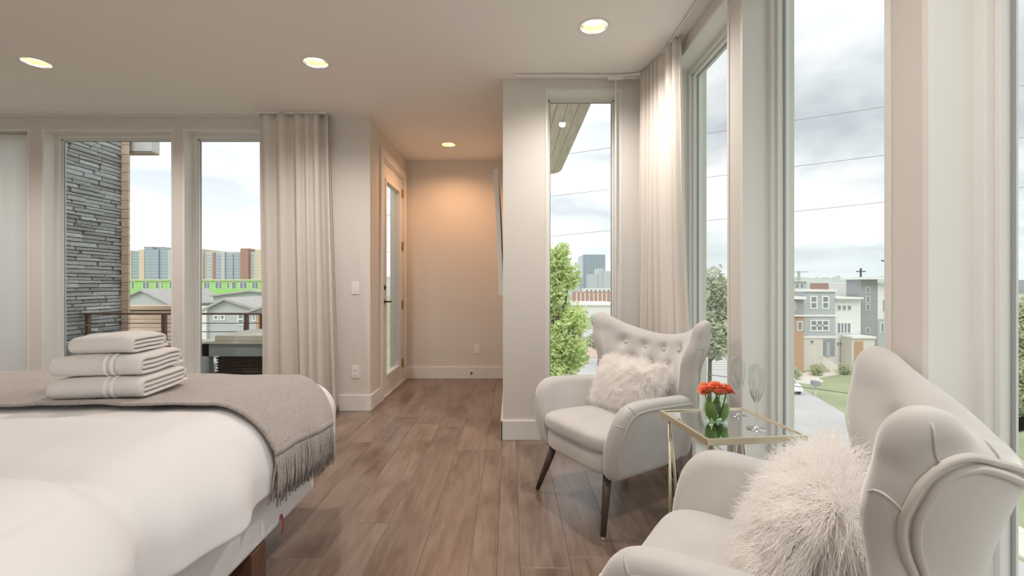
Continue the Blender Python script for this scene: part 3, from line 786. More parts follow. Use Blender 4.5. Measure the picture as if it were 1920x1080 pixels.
ARM = [(.085, .250), (.040, .264), (.017, .310), (.006, .39), (.012, .47), (.032, .545), (.075, .597), (.14, .618), (.24, .618), (.36, .612), (.48, .605), (.56, .59), (.588, .53), (.582, .43), (.566, .33), (.53, .270), (.46, .250), (.28, .248)]
def arm_lat(b, z): return .268 + .080 * max(0, (z - .25) / .36) ** 1.1 - .045 * max(0, (b - .05)) / .5
def chair_arm(parent, side):
    P = [Vector((p.x, p.y)) for p in catmull([(a, b, 0) for a, b in ARM], 4, closed=True)]
    n = len(P); N_ = []
    for i in range(n):
        t = (P[(i + 1) % n] - P[i - 1]).normalized(); N_.append(Vector((t.y, -t.x)))
    cen = sum(P, Vector((0, 0))) / n
    if (P[0] - cen).dot(N_[0]) < 0: N_ = [-q for q in N_]
    th, r = .088, .036
    def inset(d):
        Q = [P[i] - N_[i] * d for i in range(n)]
        for _ in range(int(d / .0045)): Q = [Q[i] * .5 + (Q[i - 1] + Q[(i + 1) % n]) * .25 for i in range(n)]
        return Q
    rings = []
    rows = [(a, r * (1 - math.cos(a)), (th / 2 - r) * (1 if a > 0 else -1) + r * math.sin(a)) for a in [PI / 2 * (k / 6 - 1) for k in range(13)]]
    mb = MB()
    def put(p, lat): return (side * (arm_lat(p.x, p.y) + lat), p.x, p.y)
    for a, ins, lat in rows: rings.append([put(q, lat) for q in inset(ins)])
    for rg in rings: mb.v += rg
    for j in range(len(rings) - 1):
        for i in range(n):
            k = (i + 1) % n; mb.f.append((j * n + i, j * n + k, (j + 1) * n + k, (j + 1) * n + i))
    for j, sg in ((0, -1), (len(rings) - 1, 1)):       # domed side panels
        prev = j * n; QI = inset(r)
        for sc_, bul in ((.88, .003), (.68, .0075), (.44, .011), (.2, .013)):
            o = len(mb.v)
            for i in range(n):
                q = cen + (QI[i] - cen) * sc_; mb.v.append(put(q, sg * (th / 2 + (bul if sg < 0 else bul * .5))))
            for i in range(n): k = (i + 1) % n; mb.f.append((prev + i, prev + k, o + k, o + i))
            prev = o
        mb.f.append(tuple(prev + i for i in range(n)))
    o = mb.build('arm', M_velvet, parent, smooth=True)
    # welt round the outside panel and the two seams on the front roll
    QW = inset(.036)
    i0 = min(range(n), key=lambda i: (P[i] - Vector((.028, .285))).length); i1 = min(range(n), key=lambda i: (P[i] - Vector((.575, .56))).length)
    seq = [(i0 + k) % n for k in range(n)]; seq = seq[:seq.index(i1) + 1]
    wb = MB().tube([put(QW[i], th / 2 + .001) for i in seq], .0046, 8); wb.build('welt', M_pipe, parent, smooth=True)
    for tz in ((.022, .52), (.085, .602)):
        i = min(range(n), key=lambda i: (P[i] - Vector(tz)).length)
        sb = MB().tube([put(P[i] - N_[i] * (r * (1 - math.cos(a)) - .001), (th / 2 - r) + r * math.sin(a)) for a in [PI / 2 * k / 8 for k in range(9)]], .0022, 6)
        sb.build('seam', M_pipe, parent, smooth=True)

def superbox(fn_w, b0, b1, z0, z1, dome, ea=.42, eb=.55):
    """rounded cushion: half width fn_w(b); closed mesh"""
    mb = MB(); zc = (z0 + z1) / 2; hz = (z1 - z0) / 2
    rows = 16; cols = 64
    for j in range(rows + 1):
        a = -PI / 2 + PI * j / rows
        ca, sa = math.copysign(abs(math.cos(a)) ** ea, math.cos(a)) if abs(math.cos(a)) > 1e-9 else 0, math.copysign(abs(math.sin(a)) ** eb, math.sin(a))
        for i in range(cols):
            t = 2 * PI * i / cols; cx, cyv = math.cos(t), math.sin(t)
            sx = math.copysign(abs(cx) ** .38, cx); sy = math.copysign(abs(cyv) ** .38, cyv)
            sx *= lerp(.0, 1, ca) if False else ca; sy *= ca
            b = lerp(b0, b1, (sy + 1) / 2)
            x_ = sx * fn_w(b)
            z = zc + hz * sa + dome * (1 - sx * sx) * (1 - sy * sy) * (1 if sa > 0 else 0)
            mb.v.append((x_, b, z))
    for j in range(rows):
        for i in range(cols):
            k = (i + 1) % cols; mb.f.append((j * cols + i, j * cols + k, (j + 1) * cols + k, (j + 1) * cols + i))
    return mb

def wing_chair(label, loc, t_face):
    t = empty('wing_chair', (loc[0], loc[1], 0), t_face + PI / 2, label=label, cat='armchair', group='tufted wing chairs by the windows')
    # base with a slightly bowed apron
    superbox(lambda b: .290 - .045 * max(0, b) / .5, .016, .60, .250, .385, 0, .22, .45).build('seat_base', M_velvet, t, smooth=True)
    superbox(lambda b: .292 - .055 * max(0, b) / .5, .000, .55, .352, .462, .016).build('seat_cushion', M_velvet, t, smooth=True)
    P = [(-.28, .004), (.28, .004)]
    for s in (-1, 1): chair_arm(t, s)
    chair_back_mesh(t)
    for (a, b, c, d) in ((-.225, .075, -.282, .0), (.225, .075, .282, .0), (-.19, .50, -.235, .62), (.19, .50, .235, .62)):
        l = MB().tube([(a, b, .262), (lerp(a, c, .35), lerp(b, d, .35), .17), (c, d, .012)], [.0215, .019, .0125], 14).build('leg', M_leg, t, smooth=True)
        MB().tube([(c, d, .013), (c + (c - a) * .05, d + (d - b) * .05, .0)], [.0115, .0105], 12).build('foot', M_brassfoot, l, smooth=False)
    return t
CH1 = ((.286, 2.357), -2.642)
CH2 = ((.368, 1.303), 2.539)
wing_chair('pale grey tufted wing chair on the far side of the mirrored table', *CH1)
wing_chair('pale grey tufted wing chair nearest the viewer, its wing seen from behind', *CH2)

# fur cushions ---------------------------------------------------------
def fur_cushion(label, ch, b, z, w, h, th, tilt, nstr, L0, seed):
    (cx, cyv), a = ch
    f = Vector((math.cos(a), math.sin(a)))
    t = empty('fur_cushion', (cx - b * f.x, cyv - b * f.y, z), label=label, cat='cushion', group='shaggy cream cushions on the wing chairs')
    t.rotation_euler = (math.radians(-tilt), 0, a + PI / 2)
    rr = random.Random(seed)
    def surf(u, v, s):                            # u,v in -1..1
        e = max(0, (1 - abs(u) ** 2.4)) ** .55 * max(0, (1 - abs(v) ** 2.4)) ** .55
        k = 1 - .07 * (1 - abs(u)) * abs(v) ** 3; k2 = 1 - .07 * (1 - abs(v)) * abs(u) ** 3
        return Vector((u * w / 2 * k2, -s * th / 2 * e, v * h / 2 * k))
    mb = MB(); nn = 20; ids = {}
    for s in (1, -1):
        for j in range(nn + 1):
            for i in range(nn + 1):
                if s < 0 and (i in (0, nn) or j in (0, nn)): ids[s, i, j] = ids[1, i, j]; continue
                ids[s, i, j] = len(mb.v); mb.v.append(tuple(surf(2 * i / nn - 1, 2 * j / nn - 1, s)))
    for s in (1, -1):
        for j in range(nn):
            for i in range(nn): mb.f.append((ids[s, i, j], ids[s, i + 1, j], ids[s, i + 1, j + 1], ids[s, i, j + 1]))
    mb.build('cover', M_furbase, t, smooth=True)
    hc = bpy.data.hair_curves.new('fur'); K = 7
    hc.add_curves([K] * nstr)
    pos = []; rad = []
    for q in range(nstr):
        s = 1 if rr.random() < .80 else -1
        u, v = rr.uniform(-1, 1), rr.uniform(-1, 1)
        if rr.random() < .14:
            if rr.random() < .5: u = math.copysign(rr.uniform(.96, 1), u)
            else: v = math.copysign(rr.uniform(.94, 1), v)
        p = surf(u, v, s)
        e = .02; du = surf(min(1, u + e), v, s) - surf(max(-1, u - e), v, s); dv = surf(u, min(1, v + e), s) - surf(u, max(-1, v - e), s)
        n = du.cross(dv)
        n = n.normalized() if n.length > 1e-9 else Vector((u, -s * .2, v)).normalized()
        if n.y * -s < 0: n = -n
        n = (n + Vector((u * abs(u) ** 3, 0, v * abs(v) ** 3)) * .9).normalized()
        cl = noise.noise_vector(Vector((u * 3.3 + seed, v * 3.3, s))) ; cl2 = noise.noise_vector(Vector((u * 9 + seed, v * 9, s + 5)))
        lay = Vector((u * .35, 0, -.55 + .5 * max(0, v) ** 2)) + Vector((cl.x, 0, cl.z)) * .9 + Vector((cl2.x, 0, cl2.z)) * .45
        L_ = L0 * rr.uniform(.65, 1.25)
        d = (n * .62 + lay * .75 + Vector((rr.gauss(0, .12), rr.gauss(0, .12), rr.gauss(0, .12)))).normalized()
        x = p.copy(); step = L_ / (K - 1)
        curl = Vector((rr.gauss(0, .10), rr.gauss(0, .06), rr.gauss(0, .10)))
        for k in range(K):
            pos += [x.x, x.y, x.z]; rad.append(.0010 * (1 - .75 * k / (K - 1)))
            x = x + d * step
            d = (d + Vector((lay.x * .20, 0, -.16 + lay.z * .10)) + curl).normalized()
            if s * -x.y < th * .10 and abs(u) < .9 and abs(v) < .9: pass
    hc.attributes['position'].data.foreach_set('vector', pos)
    ra = hc.attributes.get('radius') or hc.attributes.new('radius', 'FLOAT', 'POINT'); ra.data.foreach_set('value', rad)
    hc.materials.append(M_fur)
    o = bpy.data.objects.new('fur', hc); C.objects.link(o); o.parent = t; o['kind'] = 'stuff'
fur_cushion('shaggy cream fur cushion on the far wing chair', CH1, .415, .592, .45, .28, .15, 24, 15000, .058, 1)
fur_cushion('shaggy cream fur cushion on the wing chair nearest the viewer', CH2, .40, .58, .385, .30, .15, 20, 26000, .085, 2)

# ------------------------------------------------------------------ side table
TZ = .63
TA, TF, TR, TB_ = Vector((.633, 1.954)), Vector((.665, 1.585)), Vector((1.042, 1.630)), Vector((1.012, 2.008))
tc_ = (TA + TF + TR + TB_) / 4
t = empty('side_table', (tc_.x, tc_.y, 0), math.atan2((TR - TF).y, (TR - TF).x), label='square gold metal side table with mirrored top between the wing chairs', cat='side table')
hs = .188
fb = MB()
for (a, b, c, d) in ((-hs, hs, -hs, -hs + .012), (-hs, hs, hs - .012, hs), (-hs, -hs + .012, -hs + .012, hs - .012), (hs - .012, hs, -hs + .012, hs - .012)): fb.box(a, b, c, d, TZ - .024, TZ)
fb.build('rim', M_gold, t, bevel=.002)
B('mirror_top', M_mirror, (-hs + .011, hs - .011, -hs + .011, hs - .011, TZ - .012, TZ - .005), t)
for sx, sy in ((-1, -1), (1, -1), (1, 1), (-1, 1)):
    l = MB(); top = (sx * (hs - .03), sy * (hs - .03), TZ - .022)
    l.tube([top, (sx * (hs + .0), sy * (hs - .10), .007)], .0065, 8); l.tube([top, (sx * (hs - .10), sy * (hs + .0), .007)], .0065, 8)
    l.tube([(sx * (hs + .0), sy * (hs - .10), .0068), (sx * (hs - .10), sy * (hs + .0), .0068)], .0065, 8)
    l.build('leg', M_gold, t, smooth=True)
TT = TZ - .005
# champagne flutes
def flute(label, x, y):
    t = empty('champagne_flute', (x, y, TT), label=label, cat='glass', group='champagne flutes on the mirrored table')
    MB().lathe([(0, 0), (.034, 0), (.0345, .0015), (.02, .004), (.006, .008), (.0038, .014)], 32, caps=False).build('foot', M_facet, t, smooth=True)
    MB().lathe([(.0038, .0135), (.0033, .05), (.0034, .085), (.006, .098)], 16, caps=False).build('stem', M_crystal, t, smooth=True)
    MB().lathe([(.0055, .097), (.012, .110), (.020, .135), (.0265, .165), (.0285, .19), (.0265, .218), (.0235, .240), (.0222, .240), (.0252, .218), (.027, .19), (.025, .165), (.0185, .136), (.010, .113), (0, .106)], 32, caps=False).build('bowl', M_crystal, t, smooth=True)
    fa = MB()
    for k in range(12):
        a = 2 * PI * k / 12
        fa.tube([(.0075 * math.cos(a), .0075 * math.sin(a), .100), (.0138 * math.cos(a + .2), .0138 * math.sin(a + .2), .115), (.0205 * math.cos(a), .0205 * math.sin(a), .136), (.0225 * math.cos(a), .0225 * math.sin(a), .146)], [.0012, .0020, .0016, .0005], 5)
    fa.build('cut_facets', M_facet, t, smooth=False)
flute('clear champagne flute further from the viewer, behind the roses', .925, 1.885)
flute('clear champagne flute nearer the viewer, at the right of the roses', .908, 1.712)
# vase
VX, VY = .800, 1.800
t = empty('glass_vase', (VX, VY, TT), label='round clear glass vase lined with green leaves', cat='vase')
outer = [(0, 0), (.030, 0), (.038, .006), (.046, .025), (.049, .05), (.046, .078), (.040, .105)]
MB().lathe(outer + [(.0382, .105), (.044, .078), (.0468, .05), (.044, .026), (.036, .010), (0, .008)], 36, caps=False).build('vessel', M_vase, t, smooth=True)
MB().lathe([(0, .0085), (.0355, .0105), (.0435, .0265), (.0463, .05), (.0445, .07), (0, .07)], 30, caps=False).build('water', glass_mat('water', (.88, .96, .84), 1.2), t, smooth=True)
rr = random.Random(3)
for k in range(9):                                             # broad leaves curled round the inside
    a0 = 2 * PI * k / 9 + rr.uniform(-.2, .2)
    def lf(u, v, a0=a0, tw=rr.uniform(-.4, .4), top=rr.uniform(.062, .096), rr_=rr.uniform(.90, .97)):
        z = lerp(.010, top, v); wid = .42 * math.sin(PI * min(1, v * .92 + .06)); a = a0 + (u - .5) * 2 * wid + tw * v
        r = interp([(0, .028), (.025, .041), (.05, .0445), (.078, .0415), (.105, .036)], z) * rr_
        return r * math.cos(a), r * math.sin(a), z
    MB().grid(lf, 6, 10).build('leaf', M_leaf, t, smooth=True)
# roses
def rose(i, x, y, z, tilt, az, r):
    t = empty('rose', (x, y, z), label=ROSE_LABELS[i], cat='flower', group='orange red roses in the glass vase')
    t.rotation_euler = (tilt * math.sin(az), -tilt * math.cos(az) * -1, az * .3)
    rr = random.Random(40 + i); mb = MB()
    for ring, (n, rad, hgt, open_) in enumerate(((3, .30, .62, .05), (4, .52, .60, .25), (5, .78, .52, .55), (6, 1.0, .38, .9))):
        for k in range(n):
            a0 = 2 * PI * k / n + ring * .7 + rr.uniform(-.15, .15); wid = 1.25 * PI / n
            def pf(u, v, a0=a0, wid=wid, rad=rad, hgt=hgt, open_=open_, jit=rr.uniform(.92, 1.1)):
                a = a0 + (u - .5) * 2 * wid * math.sin(PI * (.18 + .72 * v)) ** .6
                q = r * rad * (.28 + .72 * v ** .7) * jit + r * open_ * .30 * v ** 4
                return q * math.cos(a), q * math.sin(a), r * (-.30 + (hgt + .42) * v ** .85 - .35 * open_ * v ** 4)
            mb.grid(pf, 5, 6)
    mb.build('bloom', M_rose, t, smooth=True)
    d = Vector((VX + (x - VX) * .15 - x, VY + (y - VY) * .15 - y, TT + .015 - z))
    M_ = t.matrix_basis.inverted().to_3x3()
    MB().tube([(0, 0, -.2 * r), M_ @ (d * .4 + Vector((0, 0, -.01))), M_ @ d], [.0022, .002, .002], 6).build('stem', M_stem, t, smooth=True)
    sp = MB()
    for k in range(5):
        a = 2 * PI * k / 5
        sp.add([(0, 0, -.32 * r), (.55 * r * math.cos(a - .35), .55 * r * math.sin(a - .35), -.25 * r), (.95 * r * math.cos(a), .95 * r * math.sin(a), -.05 * r), (.55 * r * math.cos(a + .35), .55 * r * math.sin(a + .35), -.25 * r)], [(0, 1, 2, 3)])
    sp.build('sepals', M_leaf, t)
ROSE_LABELS = ['highest orange red rose in the middle of the glass vase', 'orange red rose at the near left of the highest rose in the vase', 'orange red rose at the near right of the highest rose in the vase', 'orange red rose at the front of the bunch in the vase',
               'orange red rose behind the highest rose in the vase', 'orange red rose at the back left of the bunch in the vase', 'outermost orange red rose on the right, close to the champagne flutes', 'lowest outermost orange red rose on the left of the bunch']
k = 0
for (dx, dy, dz, r) in ((0, 0, .138, .026), (-.036, -.012, .126, .023), (.034, -.016, .124, .023), (-.006, -.036, .122, .022), (.014, .034, .130, .023), (-.030, .024, .128, .022), (.046, .010, .128, .022), (-.046, .008, .120, .020)):
    az = math.atan2(dy, dx); tl = min(.9, math.hypot(dx, dy) * 15)
    rose(k, VX + dx, VY + dy, TT + dz, tl, az, r); k += 1

# ================================================================== outdoors, far colours paled to carry the haze
GZ = -9.5                                           # street level: the room is on an upper floor
M_grass = mat('lawn_grass', (0.40, 0.44, 0.26), 0.95, nscale=.25, namt=.25)
M_road = mat('asphalt', (0.58, 0.57, 0.56), 0.9, nscale=.3, namt=.12)
M_walk = mat('concrete_walk', (0.78, 0.74, 0.66), 0.9, nscale=1, namt=.1)
M_bark = mat('bark', (0.16, 0.12, 0.09), .9, nscale=6, namt=.4)
def leafmat(n, c, c2): return mat(n, c, .6, nscale=.9, col2=c2, trans=.35)
M_lf_lime = leafmat('leaves_lime', (.78, .86, .46), (.56, .66, .30))
M_lf_sage = leafmat('leaves_sage', (.68, .71, .54), (.50, .54, .40))  # lightened so that haze sits in the leaf colour
M_lf_olive = leafmat('leaves_olive', (.66, .68, .46), (.46, .49, .31))
M_lf_far = leafmat('leaves_far', (.56, .68, .38), (.44, .54, .32))
M_hill = mat('distant_woods', (.50, .55, .50), .9, nscale=.03, namt=.3)  # pale tone holds the haze of distance in the colour
M_win = mat('far_window', (.24, .27, .30), .2)
M_winf = mat('far_window_frame', (.80, .80, .78), .6)

g = MB().box(-400, 500, -60, 900, GZ - 1, GZ).build('ground', M_grass); struct(g)
def flat(name, m, poly, z0, z1): o = MB().prism(poly, z0, z1).build(name, m); struct(o); return o
def G(px, py, z=GZ): d = (EYE - z) * F / (py - HOR); return (PX(px, d), d)
flat('road', M_road, [(8, -40), (19.6, -40), (19.6, 20), (22, 30), (27.5, 38.2), (29.5, 46), (30, 75), (8, 75)], GZ, GZ + .05)
flat('driveway', M_walk, [G(1478, 716), G(1530, 722), G(1545, 716), G(1515, 698), G(1480, 706)], GZ, GZ + .06)
flat('sidewalk', M_walk, [(19.9, -40), (22.2, -40), (22.2, 20), (24.4, 29), (29.6, 37.2), (44, 41.5), (60, 44), (60, 42), (45, 39.6), (28.6, 35.8), (22.4, 29.4), (19.9, 20)], GZ, GZ + .10)
flat('garden_path', M_walk, [G(1476, 694), G(1540, 681), G(1552, 686), G(1482, 700)], GZ, GZ + .08)
flat('garden_path', M_walk, [G(1505, 706), G(1600, 692), G(1606, 696), G(1520, 712)], GZ, GZ + .08)

# balcony -------------------------------------------------------------
DZ = -.20
o = MB().box(-6.6, XL - .16, YB + .22, 6.35, DZ - .25, DZ).build('balcony_floor', M_deck); struct(o)
SX, SY0, SY1 = -5.30, YB + .24, 6.30
w = MB().box(SX - .5, SX - .03, SY0, SY1, DZ, 3.6).build('wall_ledgestone', M_mortar); struct(w)
course = .0475; z = .30; k = 0
stones = []
rs_ = random.Random(21)
while z < 3.35:
    hh = course * rs_.uniform(.8, 1.35); y = 4.95 + rs_.uniform(-.25, .05)
    while y < SY1:
        L_ = rs_.uniform(.18, .50); y1 = min(y + L_, SY1 - .002)
        if y1 - y > .03 and y1 > 4.9: stones.append((max(y, SY0 + .01), y1, z, z + hh, rs_.uniform(.0, .035)))
        y += L_
    z += hh
stone_me = [MB().add([(-.5, -.5, -.5), (.42, -.49, -.44), (.44, .49, -.42), (-.5, .5, -.5), (-.5, -.5, .5), (.5, -.48, .42), (.46, .49, .45), (-.5, .5, .5), (.52, .1, -.05)],
                     [(0, 3, 2, 1), (4, 5, 6, 7), (0, 1, 5, 4), (2, 3, 7, 6), (3, 0, 4, 7), (1, 2, 8), (2, 6, 8), (6, 5, 8), (5, 1, 8)]).mesh('ledge_stone', M_stone)]
for q in range(3):
    me = stone_me[0].copy(); rq = random.Random(q)
    for v in me.vertices:
        if v.co.x > 0: v.co.x += rq.uniform(-.10, .10)
    stone_me.append(me)
rest = MB()
stones.sort(key=lambda s_: -((s_[1] - s_[0]) * (s_[3] - s_[2])))
for i, (ya, yb, za, zb, pr) in enumerate(stones):
    if i < 298:
        inst(rs_.choice(stone_me), 'ledge_stone', w, (SX - .02 + pr / 2, (ya + yb) / 2, (za + zb) / 2), (0, 0, 0), (.06 + pr, yb - ya - .005, zb - za - .004))
    else: rest.box(SX - .05, SX + pr + .008, ya + .002, yb - .002, za + .002, zb - .002)
if rest.v: q = rest.build('small_ledge_stones', M_stone, w); q['kind'] = 'stuff'
# cedar clad end of that wing and its low wall, each board a piece
o = MB().box(SX - .5, PX(242.5, 6.32), SY1 + .002, SY1 + .03, DZ, 3.6).build('wall_cedar_end', M_mortar); struct(o)
z = .2
while z < 3.5:
    MB().cbox(SX + .03, PX(243, 6.30), -.02, .0, 0, .118, .004).build('siding_board', M_cedar, o, loc=(0, SY1, z)); z += .124
o = MB().box(-7.2, -5.21, 7.3, 7.5, -1.6, .77).build('wall_cedar_low', M_mortar); struct(o)
z = .70
for k in range(8):
    MB().cbox(-7.2, -5.215, -.02, .0, 0, .128, .004).build('siding_board', M_cedar, o, loc=(0, 7.30, z - .08)); z -= .134
MB().box(-7.25, -5.17, 7.24, 7.55, .765, .83).build('coping', mat('stucco_cap', (.66, .50, .38), .8), o, bevel=.006)
# white eave of the wing
t = empty('roof_overhang', (0, 0, 0), label='white boxed roof overhang at the top of the stone wall outside', cat='roof overhang')
ya, yb = 6.35, 6.50
MB().box(-6.2, PX(284, ya), ya, yb, PZ(286, ya) + .02, PZ(225, ya)).build('fascia', M_white_ext, t)
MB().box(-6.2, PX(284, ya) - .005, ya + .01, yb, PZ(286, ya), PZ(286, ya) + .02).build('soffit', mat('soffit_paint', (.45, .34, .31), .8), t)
# balcony railing
RY = 5.72
t = empty('balcony_railing', (0, RY, DZ), label='rust brown balcony railing with thin horizontal cables', cat='railing')
px_ = [165, 308, 345, 462, 492, 640]
for p in px_: MB().box(PX(p, RY) - .022, PX(p, RY) + .022, -.022, .022, 0, PZ(590, RY) - DZ).build('post', M_rail, t)
MB().box(PX(163, RY) - .03, XL - .3, -.03, .03, PZ(590, RY) - DZ, PZ(590, RY) - DZ + .022).build('top_rail', M_rail, t)
for k in range(8):
    zz = PZ(590, RY) - DZ - .105 * (k + 1)
    MB().tube([(PX(163, RY), 0, zz), (XL - .3, 0, zz)], .006, 6).build('cable', M_cable, t)
# return of the railing along the stone wall
t = empty('balcony_railing', (SX + .12, 0, DZ), label='short cable railing running along the foot of the stone wall', cat='railing')
for k in range(6):
    zz = PZ(590, RY) - DZ - .12 * (k + 1)
    MB().tube([(.0, 4.7, zz), (.06, RY - .05, zz)], .006, 6).build('cable', M_cable, t)
MB().box(-.02, .02, 4.7, 4.74, 0, PZ(590, RY) - DZ).build('post', M_rail, t)
# wicker seat with cushion behind the towels
def wicker_panel(x0, x1, y0, y1, z0, z1, parent, slant=0.0):
    mb = MB(); z = z0; k = 0
    nn = max(4, int((x1 - x0) / .05))
    while z < z1 - .012:
        P = [(lerp(x0, x1, i / nn), y0 - .008 - .006 * (1 if (i + k) % 2 else -1), z + .012 + slant * (lerp(x0, x1, i / nn) - x0)) for i in range(nn + 1)]
        mb.tube(P, .0105, 5); z += .029; k += 1
    q = mb.build('weave', M_wicker, parent); q['kind'] = 'stuff'
SYF = 4.72
t = empty('outdoor_sofa', (0, 0, DZ), label='dark wicker balcony sofa seen from behind, under the towels', cat='sofa')
xa, xb = PX(120, SYF), PX(326, SYF)
zt = PZ(641, SYF) - DZ
MB().box(xa, PX(170, SYF), SYF, SYF + .08, .08, zt - .03).build('back_panel', M_greyfab, t)
MB().box(PX(170, SYF), xb, SYF, SYF + .05, .08, zt - .05).build('back_frame', M_wicker, t)
wicker_panel(PX(170, SYF), xb, SYF, SYF, .10, zt - .04, t, .012)
MB().box(xa, xb, SYF - .02, SYF + .10, zt - .03, zt).build('top_rail', M_cush, t, bevel=.006)
MB().box(xa, xb, SYF + .10, SYF + .75, .08, .34).build('base', M_wicker, t)
MB().box(xa + .03, xb - .03, SYF + .12, SYF + .74, .34, .46).build('seat_pad', M_cush, t, bevel=.03)
MB().box(PX(146, SYF), PX(238, SYF), SYF + .06, SYF + .20, .46, PZ(627, SYF + .06) - DZ).build('back_pad', M_cush, t, bevel=.03)
for sx in (xa + .03, xb - .08): MB().box(sx, sx + .05, SYF + .02, SYF + .07, 0, .08).build('foot', M_black, t)
# table beside it
t = empty('outdoor_table', (0, 0, DZ), label='outdoor table with beige top and blue grey apron behind the right window', cat='table')
TYF = 4.78
xa, xb = PX(378, TYF), PX(560, TYF)
MB().box(PX(381, TYF) - .05, xb, TYF - .03, TYF + .75, PZ(644, TYF) - DZ, PZ(640, TYF) - DZ).build('slab_edge', M_cush, t)
MB().box(PX(402, TYF), xb, TYF, TYF + .72, PZ(640, TYF) - DZ, PZ(629, TYF) - DZ).build('top', M_cush, t, bevel=.01)
MB().box(xa, xb, TYF, TYF + .03, PZ(668, TYF) - DZ, PZ(644, TYF) - DZ).build('apron', M_greyfab, t)
for sx in (xa, xb - .07):
    for yy in (TYF, TYF + .62): MB().box(sx, sx + .075, yy, yy + .075, 0, PZ(644, TYF) - DZ).build('leg', M_greyfab, t)
t = empty('wicker_ottoman', (0, 0, DZ), label='dark brown woven ottoman tucked under the outdoor table', cat='ottoman')
MB().box(PX(394, TYF), PX(556, TYF), TYF + .12, TYF + .6, 0, PZ(668, TYF + .1) - DZ).build('body', M_wicker, t, bevel=.02)
wicker_panel(PX(394, TYF), PX(556, TYF), TYF + .12, 0, .02, PZ(669, TYF + .1) - DZ, t)

# boarded eave over the narrow window, with a rounded corner
t = empty('eave', (0, 0, 0), label='grey boarded eave with a rounded corner outside the narrow window', cat='eave')
EZ = 2.80; ex1 = .72; ey1 = 6.85; er = .22
def eave_end(x):                                                # where a board stops under the rounded corner
    if x < ex1 - er: return ey1
    d = x - (ex1 - er); return ey1 - er + math.sqrt(max(0, er * er - d * d))
bw = .10; x = .12
while x < ex1 - .01:
    x1_ = min(x + bw, ex1); mb = MB(); n = 8
    pts = [(x + .002, YN + .23), (x1_ - .002, YN + .23)] + [(lerp(x1_ - .002, x + .002, k / n), eave_end(lerp(x1_ - .002, x + .002, k / n))) for k in range(n + 1)]
    mb.prism(pts, EZ - .012, EZ + .0).build('soffit_board', M_soffit, t); x += bw
pts = [(.12, YN + .23), (ex1 + .012, YN + .23)] + [(ex1 - er + (er + .012) * math.cos(a), ey1 - er + (er + .012) * math.sin(a)) for a in [PI / 2 * k / 12 for k in range(13)]] + [(.12, ey1 + .012)]
MB().prism(pts, EZ + .001, EZ + .18).build('fascia', mat('eave_fascia', (.50, .46, .44), .7), t)

# trees -----------------------------------------------------------------
def tree(label, x, y, z0, h, crown, m, n, ls, seed, name='tree', trunk=True):
    """crown: list of (dx,dy,dz,rx,rz) blobs, dz from z0"""
    t = empty(name, (x, y, z0), label=label, cat='tree')
    rr = random.Random(seed); mb = MB()
    tot = sum(c[3] ** 2 * c[4] for c in crown)
    for cx_, cy_, cz_, rx, rz in crown:
        for k in range(int(n * rx * rx * rz / tot)):
            while True:
                v = Vector((rr.uniform(-1, 1), rr.uniform(-1, 1), rr.uniform(-1, 1)))
                if .25 < v.length < 1: break
            v *= (.80 + .35 * noise.noise(Vector((v.x * 2.3 + seed, v.y * 2.3, v.z * 2.3 + cx_))))
            p = Vector((cx_ + v.x * rx, cy_ + v.y * rx, cz_ + v.z * rz))
            a = Vector((rr.gauss(0, 1), rr.gauss(0, 1), rr.gauss(0, .6))).normalized(); b = a.orthogonal().normalized()
            b = (b + a.cross(b) * rr.uniform(-1, 1)).normalized(); l = ls * rr.uniform(.6, 1.3)
            mb.add([p - a * l, p - b * l * .45, p + a * l, p + b * l * .45], [(0, 1, 2, 3)])
    f = mb.build('foliage', m, t); f['kind'] = 'stuff'
    top = max(c[2] for c in crown)
    tb = MB().tube([(0, 0, 0), (.05 * h * .1, 0, top * .5), (0, .02, top)], [h * .018, h * .013, h * .004], 8)
    for c in crown[:6]:
        tb.tube([(0, 0, max(.2 * h, c[2] * .62)), (c[0] * .6, c[1] * .6, c[2] * .92), (c[0], c[1], c[2] + .3 * c[4])], [h * .008, h * .005, h * .002], 6)
    tb.build('trunk', M_bark, t, smooth=True)
    return t
D_ = 15.0
def blob(px, py, rpx, rpy, d, z0, x, y): return (PX(px, d) - x, 0, PZ(py, d) - z0, rpx * d / F, rpy * d / F)
tx = PX(1045, D_)
tree('bright lime green tree outside the narrow window by the corner', tx, D_, GZ, 12, [blob(*b, D_, GZ, tx, D_) for b in ((1042, 492, 34, 38), (1068, 520, 26, 34), (1030, 550, 40, 50), (1072, 595, 36, 34), (1040, 640, 44, 52), (1085, 610, 20, 22), (1075, 660, 36, 40), (1020, 690, 60, 50), (1055, 470, 18, 22))], M_lf_lime, 15000, .075, 2)
d = 38; tx = PX(1330, d)
tree('broad sage green tree outside the tall window beside the corner curtain', tx, d, GZ, 11, [blob(*b, d, GZ, tx, d) for b in ((1300, 560, 45, 50), (1338, 545, 36, 52), (1375, 575, 40, 55), (1325, 610, 60, 50), (1395, 620, 40, 45), (1335, 640, 60, 36))], M_lf_sage, 14000, .20, 5)
d = 24; tx = PX(1930, d)
tree('dense olive tree outside the window behind the near wing chair', tx, d, GZ, 10, [blob(*b, d, GZ, tx, d) for b in ((1905, 625, 40, 55), (1950, 610, 60, 60), (1900, 700, 50, 60), (1960, 720, 60, 60), (1915, 585, 30, 35))], M_lf_olive, 12000, .13, 8)
d = 30; tx = PX(1890, d)
tree('low pale olive shrub at the foot of the dense olive tree', tx, d, GZ, 4, [blob(*b, d, GZ, tx, d) for b in ((1895, 755, 34, 30), (1925, 745, 40, 34))], M_lf_sage, 4000, .12, 9, name='shrub')
d = 74; tx = PX(1585, d)
